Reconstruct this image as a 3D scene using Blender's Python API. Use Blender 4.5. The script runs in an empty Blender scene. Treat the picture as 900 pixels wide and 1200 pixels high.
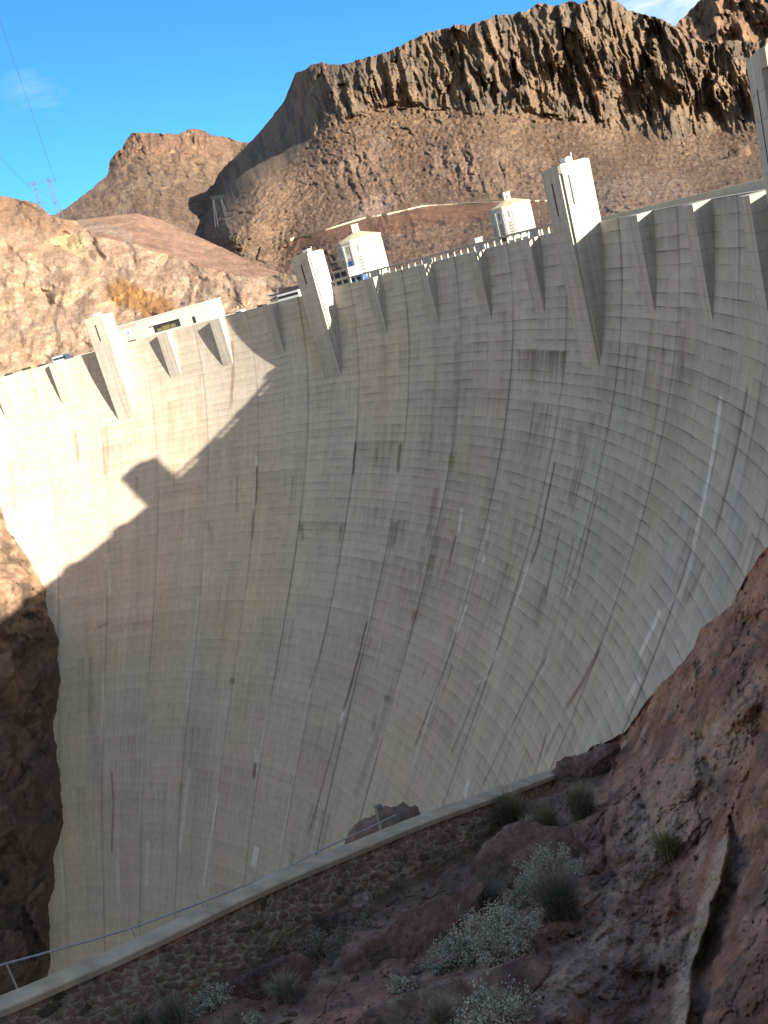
import bpy, bmesh, math
import numpy as np
from mathutils import Vector, Matrix
rng = np.random.default_rng(7)
SC = bpy.context.scene
COL = SC.collection

# ------------------------------------------------------------------ camera
CAM = np.array([177.8297, 78.8087, 3.3645])
YAW, PITCH, ROLL, FPX = 1.135712, -0.254537, -0.272187, 1095.0
def _axes():
    cy, sy, cp, sp = math.cos(YAW), math.sin(YAW), math.cos(PITCH), math.sin(PITCH)
    f = np.array([-sy*cp, cy*cp, sp]); r = np.array([cy, sy, 0.0]); u = np.cross(r, f)
    c, s = math.cos(ROLL), math.sin(ROLL)
    return c*r+s*u, -s*r+c*u, f
RT, UP, FW = _axes()
cd = bpy.data.cameras.new('camera'); cam = bpy.data.objects.new('camera', cd); COL.objects.link(cam)
M = Matrix.Identity(4)
for k in range(3):
    M[k][0] = RT[k]; M[k][1] = UP[k]; M[k][2] = -FW[k]; M[k][3] = CAM[k]
cam.matrix_world = M
cd.sensor_fit = 'HORIZONTAL'; cd.sensor_width = 36.0; cd.lens = FPX/900*36
cd.clip_start = 0.1; cd.clip_end = 30000
SC.camera = cam

# ------------------------------------------------------------------ light
SUN_AZ, SUN_EL = math.radians(75.0), math.radians(15.0)      # azimuth from +y towards +x
SV = Vector((math.sin(SUN_AZ)*math.cos(SUN_EL), math.cos(SUN_AZ)*math.cos(SUN_EL), math.sin(SUN_EL)))
sl = bpy.data.lights.new('sun', 'SUN'); sl.energy = 5.0; sl.angle = math.radians(0.5); sl.color = (1.0, 0.90, 0.73)
so = bpy.data.objects.new('sun', sl); COL.objects.link(so); so.rotation_euler = SV.to_track_quat('Z', 'Y').to_euler()
W = bpy.data.worlds.new('World'); SC.world = W; W.use_nodes = True
nt = W.node_tree; bg = nt.nodes['Background']; bg.inputs[1].default_value = 0.104
sky = nt.nodes.new('ShaderNodeTexSky'); sky.sky_type = 'NISHITA'; sky.sun_disc = False
sky.sun_elevation = SUN_EL; sky.sun_rotation = SUN_AZ
sky.air_density = 1.0; sky.dust_density = 0.3; sky.ozone_density = 2.0; sky.altitude = 400
# thin white clouds in two patches of the sky
tc = nt.nodes.new('ShaderNodeTexCoord'); mp = nt.nodes.new('ShaderNodeMapping'); mp.inputs['Scale'].default_value = (9, 9, 26)
nz = nt.nodes.new('ShaderNodeTexNoise'); nz.inputs['Scale'].default_value = 1.6; nz.inputs['Detail'].default_value = 8; nz.inputs['Roughness'].default_value = .6
nt.links.new(tc.outputs['Generated'], mp.inputs[0]); nt.links.new(mp.outputs[0], nz.inputs[0])
def vdir(px, py):
    d = FW+RT*(px-450)/FPX-UP*(py-600)/FPX
    return d/np.linalg.norm(d)
def patch(px, py, c0, c1):
    vm = nt.nodes.new('ShaderNodeVectorMath'); vm.operation = 'DOT_PRODUCT'
    nrm = nt.nodes.new('ShaderNodeVectorMath'); nrm.operation = 'NORMALIZE'
    nt.links.new(tc.outputs['Generated'], nrm.inputs[0]); nt.links.new(nrm.outputs[0], vm.inputs[0]); vm.inputs[1].default_value = tuple(vdir(px, py))
    mr = nt.nodes.new('ShaderNodeMapRange'); nt.links.new(vm.outputs['Value'], mr.inputs[0])
    mr.inputs[1].default_value = math.cos(c1); mr.inputs[2].default_value = math.cos(c0); return mr.outputs[0]
def wmath(op, a, b):
    m = nt.nodes.new('ShaderNodeMath'); m.operation = op; m.use_clamp = True
    for i, v in enumerate((a, b)):
        if isinstance(v, (int, float)): m.inputs[i].default_value = v
        else: nt.links.new(v, m.inputs[i])
    return m.outputs[0]
mrn = nt.nodes.new('ShaderNodeMapRange'); nt.links.new(nz.outputs[0], mrn.inputs[0]); mrn.inputs[1].default_value = .5; mrn.inputs[2].default_value = .72
mrb = nt.nodes.new('ShaderNodeMapRange'); nt.links.new(nz.outputs[0], mrb.inputs[0]); mrb.inputs[1].default_value = .3; mrb.inputs[2].default_value = .62
cl = wmath('MAXIMUM', wmath('MULTIPLY', wmath('MULTIPLY', mrn.outputs[0], patch(45, 104, .0, .04)), .2), wmath('MULTIPLY', mrb.outputs[0], patch(790, -25, .015, .075)))
mx = nt.nodes.new('ShaderNodeMixRGB'); tint = nt.nodes.new('ShaderNodeMixRGB'); tint.inputs[1].default_value = (1.23, .97, .765, 1); tint.inputs[2].default_value = (.162, .445, .79, 1)   # deep blue over the framed sky; unseen rest warmed to light the shade
nt.links.new(patch(330, -20, .42, .90), tint.inputs[0])
tm = nt.nodes.new('ShaderNodeMixRGB'); tm.blend_type = 'MULTIPLY'; tm.inputs[0].default_value = 1; nt.links.new(sky.outputs[0], tm.inputs[1]); nt.links.new(tint.outputs[0], tm.inputs[2])
nt.links.new(cl, mx.inputs[0]); nt.links.new(tm.outputs[0], mx.inputs[1]); mx.inputs[2].default_value = (3.2, 3.5, 3.8, 1)
nt.links.new(mx.outputs[0], bg.inputs[0])
SC.view_settings.view_transform = 'Standard'; SC.view_settings.look = 'None'
SC.view_settings.exposure = 1.6; SC.view_settings.gamma = 1.0; SC.view_settings.use_curve_mapping = False
SC.render.engine = 'CYCLES'
SC.cycles.max_bounces = 5; SC.cycles.diffuse_bounces = 3; SC.cycles.use_denoising = True

# ------------------------------------------------------------------ helpers
def at(px, py, D):
    px, py, D = np.broadcast_arrays(np.asarray(px, float), np.asarray(py, float), np.asarray(D, float))
    return CAM + D[..., None]*(FW+RT*((px-450)/FPX)[..., None]-UP*((py-600)/FPX)[..., None])
def proj(P):
    d = np.asarray(P)-CAM; z = d@FW
    return 450+FPX*(d@RT)/z, 600-FPX*(d@UP)/z, z
_perm = np.random.default_rng(3).permutation(256); _perm = np.concatenate([_perm]*3)
_g3 = np.random.default_rng(5).normal(size=(256, 3)); _g3 /= np.linalg.norm(_g3, axis=1, keepdims=True)
def perlin(x, y=0.0, z=0.0):
    x, y, z = np.broadcast_arrays(np.asarray(x, float), np.asarray(y, float), np.asarray(z, float))
    xi, yi, zi = np.floor(x).astype(int), np.floor(y).astype(int), np.floor(z).astype(int)
    xf, yf, zf = x-xi, y-yi, z-zi
    xi &= 255; yi &= 255; zi &= 255
    fade = lambda t: t*t*t*(t*(t*6-15)+10)
    u, v, w = fade(xf), fade(yf), fade(zf)
    def g(dx, dy, dz):
        h = _perm[_perm[_perm[xi+dx]+yi+dy]+zi+dz]; G = _g3[h]
        return G[..., 0]*(xf-dx)+G[..., 1]*(yf-dy)+G[..., 2]*(zf-dz)
    l = lambda a, b, t: a+t*(b-a)
    return 1.5*l(l(l(g(0,0,0), g(1,0,0), u), l(g(0,1,0), g(1,1,0), u), v), l(l(g(0,0,1), g(1,0,1), u), l(g(0,1,1), g(1,1,1), u), v), w)
def fbm(x, y=0.0, z=0.0, o=4, gain=.5, lac=2.03):
    s, a, f = 0, 1.0, 1.0
    for k in range(o):
        s = s+a*perlin(np.asarray(x)*f+k*17.3, np.asarray(y)*f+k*5.1, np.asarray(z)*f+k*9.7); a *= gain; f *= lac
    return s
def ridged(x, y=0.0, z=0.0, o=4, gain=.5, lac=2.03):
    s, a, f = 0, 1.0, 1.0
    for k in range(o):
        s = s+a*(1-2*np.abs(perlin(np.asarray(x)*f+k*13.3, np.asarray(y)*f+k*7.1, np.asarray(z)*f+k*3.7))); a *= gain; f *= lac
    return s
def sstep(a, b, x):
    t = np.clip((np.asarray(x, float)-a)/(b-a), 0, 1); return t*t*(3-2*t)
def rbf(pts, log=True):
    P = np.array(pts, float); X = P[:, :2]/300; v = np.log(P[:, 2]) if log else P[:, 2]; n = len(P)
    k = lambda d: d*d*np.log(d+1e-9)
    K = np.zeros((n+3, n+3)); K[:n, :n] = k(np.linalg.norm(X[:, None]-X[None], axis=2))+np.eye(n)*1e-4
    K[:n, n] = 1; K[:n, n+1:] = X; K[n, :n] = 1; K[n+1:, :n] = X.T
    w = np.linalg.solve(K, np.concatenate([v, [0, 0, 0]]))
    def ev(px, py):
        px, py = np.broadcast_arrays(np.asarray(px, float)/300, np.asarray(py, float)/300)
        o = w[n]+w[n+1]*px+w[n+2]*py
        for i in range(n): o = o+w[i]*k(np.hypot(px-X[i, 0], py-X[i, 1]))
        return np.exp(o) if log else o
    return ev
def poly(pts):
    P = np.array(pts, float)
    return lambda x: np.interp(x, P[:, 0], P[:, 1])
def segdist(px, py, line):
    best = np.full(np.shape(px), 1e9)
    L = np.array(line, float)
    for a, b in zip(L[:-1], L[1:]):
        ab = b-a; t = np.clip(((px-a[0])*ab[0]+(py-a[1])*ab[1])/(ab@ab+1e-9), 0, 1)
        best = np.minimum(best, np.hypot(px-a[0]-t*ab[0], py-a[1]-t*ab[1]))
    return best
def inpoly(px, py, pts):
    r = np.zeros(np.shape(px), bool); n = len(pts)
    for i in range(n):
        x0, y0 = pts[i]; x1, y1 = pts[(i+1) % n]
        if y0 == y1: continue
        c = ((y0 > py) != (y1 > py)) & (px < (x1-x0)*(py-y0)/(y1-y0)+x0); r ^= c
    return r
def mix(a, b, t):
    t = np.asarray(t)[..., None]; return a*(1-t)+b*t

def tag(o, label=None, cat=None, group=None, kind=None):
    if label: o['label'] = label
    if cat: o['category'] = cat
    if group: o['group'] = group
    if kind: o['kind'] = kind
    return o
def thing(name, loc, label, cat, group=None, rz=0.0):
    o = bpy.data.objects.new(name, None); COL.objects.link(o); o.location = Vector([float(v) for v in loc]); o.rotation_euler = (0, 0, rz)
    o.empty_display_size = .5
    return tag(o, label, cat, group)
def link(name, me, mat, parent=None):
    o = bpy.data.objects.new(name, me); COL.objects.link(o)
    if mat is not None: me.materials.append(mat)
    if parent is not None: o.parent = parent
    return o
def grid_mesh(name, X, mat, col=None, wrap=False, smooth=True, parent=None, keep=None, flip=False):
    h, w = X.shape[:2]; me = bpy.data.meshes.new(name)
    idx = np.arange(h*w).reshape(h, w)
    a, b, c, d = idx[:-1, :-1], idx[:-1, 1:], idx[1:, 1:], idx[1:, :-1]
    q = np.stack([a, d, c, b] if not flip else [a, b, c, d], -1).reshape(-1, 4)
    if keep is not None: q = q[keep.reshape(-1)]
    n = len(q)
    me.vertices.add(h*w); me.vertices.foreach_set('co', X.reshape(-1).astype(np.float32))
    me.loops.add(n*4); me.loops.foreach_set('vertex_index', q.reshape(-1).astype(np.int32))
    me.polygons.add(n); me.polygons.foreach_set('loop_start', np.arange(0, n*4, 4, dtype=np.int32))
    me.polygons.foreach_set('use_smooth', np.full(n, smooth))
    me.update(calc_edges=True); me.validate()
    if col is not None:
        ca = me.color_attributes.new('Col', 'FLOAT_COLOR', 'POINT')
        C4 = np.ones((h*w, 4), np.float32); C4[:, :3] = np.clip(col.reshape(-1, 3), 0.004, .95); ca.data.foreach_set('color', C4.reshape(-1))
    return link(name, me, mat, parent)

class MB:
    """collects boxes, prisms, bars; build() links ONE mesh object"""
    def __init__(s): s.v = []; s.f = []
    def add(s, V, Fc):
        n = len(s.v); s.v += [tuple(float(c) for c in v) for v in V]; s.f += [[i+n for i in f] for f in Fc]; return s
    def box(s, x0, x1, y0, y1, z0, z1, T=None):
        V = [(x0,y0,z0),(x1,y0,z0),(x1,y1,z0),(x0,y1,z0),(x0,y0,z1),(x1,y0,z1),(x1,y1,z1),(x0,y1,z1)]
        if T is not None: V = [T(v) for v in V]
        return s.add(V, [(0,3,2,1),(4,5,6,7),(0,1,5,4),(1,2,6,5),(2,3,7,6),(3,0,4,7)])
    def prism(s, pts, z0, z1, T=None, top=None):
        n = len(pts); tp = top or pts
        V = [(p[0], p[1], z0) for p in pts]+[(p[0], p[1], z1) for p in tp]
        if T is not None: V = [T(v) for v in V]
        return s.add(V, [tuple(range(n))[::-1], tuple(range(n, 2*n))]+[(i, (i+1) % n, (i+1) % n+n, i+n) for i in range(n)])
    def bar(s, a, b, w=.1, n=4, w2=None):
        a, b = Vector([float(c) for c in a]), Vector([float(c) for c in b]); d = (b-a)
        if d.length < 1e-6: return s
        d.normalize(); h = Vector((0, 0, 1)) if abs(d.z) < .9 else Vector((1, 0, 0)); u = d.cross(h).normalized(); v = d.cross(u)
        w2 = w if w2 is None else w2; V = []
        for P, ww in ((a, w), (b, w2)):
            for k in range(n):
                t = 2*math.pi*(k+.5)/n; V.append(P+(u*math.cos(t)+v*math.sin(t))*ww*(.5 if n > 4 else .7071))
        return s.add(V, [tuple(range(n))[::-1], tuple(range(n, 2*n))]+[(i, (i+1) % n, (i+1) % n+n, i+n) for i in range(n)])
    def build(s, name, mat, parent=None, smooth=False, bevel=0):
        me = bpy.data.meshes.new(name); me.from_pydata(s.v, [], s.f)
        bm = bmesh.new(); bm.from_mesh(me); bmesh.ops.recalc_face_normals(bm, faces=bm.faces); bm.to_mesh(me); bm.free()
        if smooth: me.polygons.foreach_set('use_smooth', [True]*len(me.polygons))
        me.update(); o = link(name, me, mat, parent)
        if bevel:
            m = o.modifiers.new('bevel', 'BEVEL'); m.width = bevel; m.segments = 2; m.limit_method = 'ANGLE'
        return o

# ------------------------------------------------------------------ materials
def newmat(name, rough=.9):
    m = bpy.data.materials.new(name); m.use_nodes = True; b = m.node_tree.nodes['Principled BSDF']
    b.inputs['Roughness'].default_value = rough; b.inputs['Specular IOR Level'].default_value = .25
    return m, m.node_tree, b
def N(t, typ, **kw):
    n = t.nodes.new(typ)
    for k, v in kw.items():
        if k.startswith('i_'): n.inputs[k[2:]].default_value = v
        else: setattr(n, k, v)
    return n
def noise_val(t, src, scale, det=4, rough=.55, sc=None):
    n = N(t, 'ShaderNodeTexNoise'); n.inputs['Scale'].default_value = scale; n.inputs['Detail'].default_value = det; n.inputs['Roughness'].default_value = rough
    if sc:
        mp = N(t, 'ShaderNodeMapping'); mp.inputs['Scale'].default_value = sc; t.links.new(src, mp.inputs[0]); src = mp.outputs[0]
    t.links.new(src, n.inputs[0]); return n.outputs[0]
def mapr(t, v, a, b, c, d):
    n = N(t, 'ShaderNodeMapRange'); t.links.new(v, n.inputs[0])
    for i, x in enumerate((a, b, c, d)): n.inputs[i+1].default_value = x
    return n.outputs[0]
def mulcol(t, c, v):
    n = N(t, 'ShaderNodeMixRGB', blend_type='MULTIPLY'); n.inputs[0].default_value = 1
    t.links.new(c, n.inputs[1]); t.links.new(v, n.inputs[2]); return n.outputs[0]
def bump(t, b, h, strength, dist):
    n = N(t, 'ShaderNodeBump'); n.inputs['Strength'].default_value = strength; n.inputs['Distance'].default_value = dist
    t.links.new(h, n.inputs['Height']); t.links.new(n.outputs[0], b.inputs['Normal'])
def attr_mat(name, scales, bstr=.6, bdist=.3, lo=.75, hi=1.25, aniso=None):
    """vertex colour 'Col' times fine noise, with bump"""
    m, t, b = newmat(name); a = N(t, 'ShaderNodeVertexColor', layer_name='Col'); tc = N(t, 'ShaderNodeTexCoord'); c = a.outputs[0]
    v = None
    for s in scales:
        v = noise_val(t, tc.outputs['Object'], s, 6, .62, aniso); c = mulcol(t, c, mapr(t, v, .3, .7, lo, hi))
    t.links.new(c, b.inputs['Base Color'])
    v2 = noise_val(t, tc.outputs['Object'], scales[0], 9, .7, aniso); bump(t, b, v2, bstr, bdist); return m
def plain(name, colr, rough=.8, nscale=3.0, var=.12, metal=0.0, streak=False, bstr=0.0):
    m, t, b = newmat(name, rough); tc = N(t, 'ShaderNodeTexCoord'); rgb = N(t, 'ShaderNodeRGB'); rgb.outputs[0].default_value = (*colr, 1)
    v = noise_val(t, tc.outputs['Object'], nscale, 5, .6, (1, 1, .12) if streak else None)
    t.links.new(mulcol(t, rgb.outputs[0], mapr(t, v, .3, .7, 1-var, 1+var)), b.inputs['Base Color']); b.inputs['Metallic'].default_value = metal
    if bstr: bump(t, b, noise_val(t, tc.outputs['Object'], nscale*3, 6, .65), bstr, .05)
    return m
def concrete(name, colr, lift=1.85, streaks=.25, lines=.5):
    """board marked mass concrete: lift lines by height, vertical run-off streaks"""
    m, t, b = newmat(name, .9); tc = N(t, 'ShaderNodeTexCoord'); geo = N(t, 'ShaderNodeNewGeometry')
    rgb = N(t, 'ShaderNodeRGB'); rgb.outputs[0].default_value = (*colr, 1); c = rgb.outputs[0]
    c = mulcol(t, c, mapr(t, noise_val(t, geo.outputs['Position'], .5, 5, .6), .3, .7, .9, 1.1))
    c = mulcol(t, c, mapr(t, noise_val(t, geo.outputs['Position'], 1.2, 6, .6, (1, 1, .06)), .3, .7, 1-streaks, 1+streaks*.6))
    if lines:
        sp = N(t, 'ShaderNodeSeparateXYZ'); t.links.new(geo.outputs['Position'], sp.inputs[0])
        d = N(t, 'ShaderNodeMath', operation='DIVIDE'); t.links.new(sp.outputs[2], d.inputs[0]); d.inputs[1].default_value = lift
        fr = N(t, 'ShaderNodeMath', operation='FRACT'); t.links.new(d.outputs[0], fr.inputs[0])
        c2 = mapr(t, fr.outputs[0], 0.0, .10, 1-lines*.55, 1.0); c = mulcol(t, c, c2)
    t.links.new(c, b.inputs['Base Color'])
    bump(t, b, noise_val(t, geo.outputs['Position'], 2.0, 6, .6), .15, .05); return m
# ================================================================== THE DAM
S = 1.4; R = 138.7*S; U = math.radians(6.3947); LIFT = 1.85
_tab_d = np.linspace(0, 100, 201); _tab_t = 0.0780*_tab_d+9.52e-3*_tab_d**2-4.888e-5*_tab_d**3
_tab_d = np.append(_tab_d, 220.); _tab_t = np.append(_tab_t, _tab_t[-1]+.58*120)
def toff(d): return S*np.interp(np.asarray(d)/S, _tab_d, _tab_t)
def cyl(idx, r, z):
    th = np.asarray(idx)*U; return np.stack(np.broadcast_arrays(r*np.sin(th), r*np.cos(th), z), -1).astype(float)
def onface(px, py):
    """(idx, depth, camera depth) where a view ray meets the downstream face"""
    px, py = np.broadcast_arrays(np.asarray(px, float), np.asarray(py, float)); sh = px.shape
    d = (FW+RT*((px.ravel()-450)/FPX)[:, None]-UP*((py.ravel()-600)/FPX)[:, None])
    s = np.linspace(30, 420, 1600); best = np.full(len(d), np.nan)
    for i, v in enumerate(d):
        Q = CAM+s[:, None]*v; g = np.hypot(Q[:, 0], Q[:, 1])-(R-toff(np.maximum(-Q[:, 2], 0)))
        k = np.where((g[1:] > 0) & (g[:-1] <= 0))[0]
        if len(k): k = k[-1]; best[i] = s[k]+(s[k+1]-s[k])*g[k]/(g[k]-g[k+1])
    Q = CAM+best[:, None]*d
    return (np.arctan2(Q[:, 0], Q[:, 1])/U).reshape(sh), (-Q[:, 2]).reshape(sh), best.reshape(sh)

CONC = concrete('crest_concrete', (.45, .41, .36), lines=.5)
PALE = concrete('pale_concrete', (.46, .425, .35), lines=0, streaks=.12)
m_dam, t, b = newmat('dam_concrete', .92)
a = N(t, 'ShaderNodeVertexColor', layer_name='Col'); uvn = N(t, 'ShaderNodeUVMap', uv_map='face'); sp = N(t, 'ShaderNodeSeparateXYZ'); t.links.new(uvn.outputs[0], sp.inputs[0])
c = a.outputs[0]; tcn = N(t, 'ShaderNodeTexCoord')
c = mulcol(t, c, mapr(t, noise_val(t, uvn.outputs[0], 1.0, 6, .65, (30, .25, 1)), .3, .7, .92, 1.08))     # narrow vertical runs
c = mulcol(t, c, mapr(t, noise_val(t, uvn.outputs[0], 1.0, 6, .65, (11, .9, 1)), .3, .7, .9, 1.1))
fr = N(t, 'ShaderNodeMath', operation='FRACT'); t.links.new(sp.outputs[1], fr.inputs[0])               # v counts lifts
ln0 = mapr(t, fr.outputs[0], .0, .12, .55, 0); ln1 = mapr(t, fr.outputs[0], .04, .75, .30, 0); lna = N(t, 'ShaderNodeMath', operation='ADD'); t.links.new(ln0, lna.inputs[0]); t.links.new(ln1, lna.inputs[1]); ln = lna.outputs[0]
lv0 = mapr(t, noise_val(t, uvn.outputs[0], 1.0, 5, .65, (2.4, .55, 1)), .36, .66, .0, 1.0); lv1 = mapr(t, sp.outputs[0], -7, 3, .45, 1.0)
lvm = N(t, 'ShaderNodeMath', operation='MULTIPLY'); t.links.new(lv0, lvm.inputs[0]); t.links.new(lv1, lvm.inputs[1]); lv2 = mapr(t, sp.outputs[1], 14, 55, 1.0, .5); lvn = N(t, 'ShaderNodeMath', operation='MULTIPLY'); t.links.new(lvm.outputs[0], lvn.inputs[0]); t.links.new(lv2, lvn.inputs[1]); lvar = lvn.outputs[0]
mm = N(t, 'ShaderNodeMath', operation='MULTIPLY'); t.links.new(ln, mm.inputs[0]); t.links.new(lvar, mm.inputs[1])
inv = N(t, 'ShaderNodeMath', operation='SUBTRACT'); inv.inputs[0].default_value = 1; t.links.new(mm.outputs[0], inv.inputs[1])
c = mulcol(t, c, inv.outputs[0]); t.links.new(c, b.inputs['Base Color'])
hs = N(t, 'ShaderNodeMath', operation='ADD'); t.links.new(inv.outputs[0], hs.inputs[0]); t.links.new(noise_val(t, uvn.outputs[0], 1.0, 6, .6, (25, 1.2, 1)), hs.inputs[1])
bump(t, b, hs.outputs[0], .35, .15)

# face grid, idx by depth
IDX = np.linspace(-10.4, 9.75, 1280); DEP = np.concatenate([np.linspace(0, 180, 470), np.linspace(183, 230, 12)])
I, D = np.meshgrid(IDX, DEP)
rr = R-toff(D)
pan = np.floor(I); lif = np.floor(D/LIFT)
h1 = perlin(pan*7.31+.5, lif*3.7+.5, 2.2); 
bulge = .05*perlin(pan*3.1+.5, np.floor(lif/3)*2.3+.5, 8.1)
X = cyl(I, rr+bulge, -D)
base = np.array([.50, .445, .378])
colr = np.ones(I.shape+(3,))*base
tone = 1+.10*h1+.10*fbm(I*.35, D*.012, 1.0, 3)+.06*perlin(pan*5.3+.5, np.floor(lif/5)*1.7+.5, 4.4)
wI = I+.03*fbm(I*2.3, D*.05, 5.)
ser = .6*(perlin(wI*7.3+.3, D*.03, 3.37)+perlin(wI*11.9+.7, D*.021, 8.61)); ser2 = .6*(perlin(wI*19.7+.4, D*.05, 6.43)+perlin(wI*31.3+.1, D*.04, 2.57)); ser3 = fbm(wI*2.3, D*.02, 9.3, 2)
tone *= 1+.08*ser+.08*ser2+.06*ser3
colr *= tone[..., None]
# browner zones, greyer upper right
colr = mix(colr, colr*np.array([1.03, .985, .92]), sstep(-.2, .6, fbm(I*.6, D*.02, 4.0, 3)))
colr = mix(colr, colr*np.array([.86, .90, .97]), sstep(-3, 4, I)*sstep(110, 20, D)*.9)
# run-off hanging below lift lines: dark
hang = np.zeros(I.shape)
for k in range(85):
    i0 = rng.uniform(-9, 8); d0 = np.floor(rng.uniform(8, 130)/LIFT)*LIFT; w = rng.uniform(.12, .5); L = rng.uniform(3, 14)
    m = (np.abs(I-i0) < w) & (D > d0)
    hang += m*np.exp(-np.maximum(D-d0, 0)/L)*np.clip(.25+1.2*perlin(I*19+k*.71, D*.02, k*1.37), 0, 1)*rng.uniform(.2, .6)
for k in range(110):
    i0 = rng.uniform(-1.5, 5.5); d0 = np.floor(rng.uniform(10, 75)/LIFT)*LIFT; w = rng.uniform(.04, .22); L = rng.uniform(3, 12)
    c0, c1 = np.searchsorted(IDX, (i0-w, i0+w)); Is, Ds = I[:, c0:c1], D[:, c0:c1]
    hang[:, c0:c1] += (Ds > d0)*np.exp(-np.maximum(Ds-d0, 0)/L)*np.clip(.35+1.1*perlin(Is*17+k*.37, Ds*.04, k*1.71), 0, 1)*rng.uniform(.15, .5)*sstep(w, w*.7, np.abs(Is-i0))
colr *= (1-.55*np.clip(hang, 0, 1))[..., None]
# the vertical contraction joints between the columns
for j in range(-10, 10):
    x = np.abs(I-j)*21.7*rr/R
    wob = perlin(D*.06, j*3.3, 0.5); dark = sstep(.50, .12, x)*np.clip(.72+.8*wob, .25, 1)
    colr *= (1-(.5 if j > -4 else .3)*dark)[..., None]
    side = (I-j)*21.7*rr/R
    pale = sstep(.75, .25, np.abs(side+.5))*sstep(.05, .4, perlin(D*.035, j*7.7, 3.1))*sstep(20, 60, D)
    colr = mix(colr, np.ones(3)*np.array([.60, .58, .54]), .55*pale)
for j in np.arange(-9.5, 9.5, 1):
    x = np.abs(I-j-.02)*21.7*rr/R; colr *= (1-.22*sstep(.45, .1, x)*sstep(50, 20, D)*np.clip(.5+perlin(D*.07, j*5.1, 2.), 0, 1))[..., None]
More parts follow.
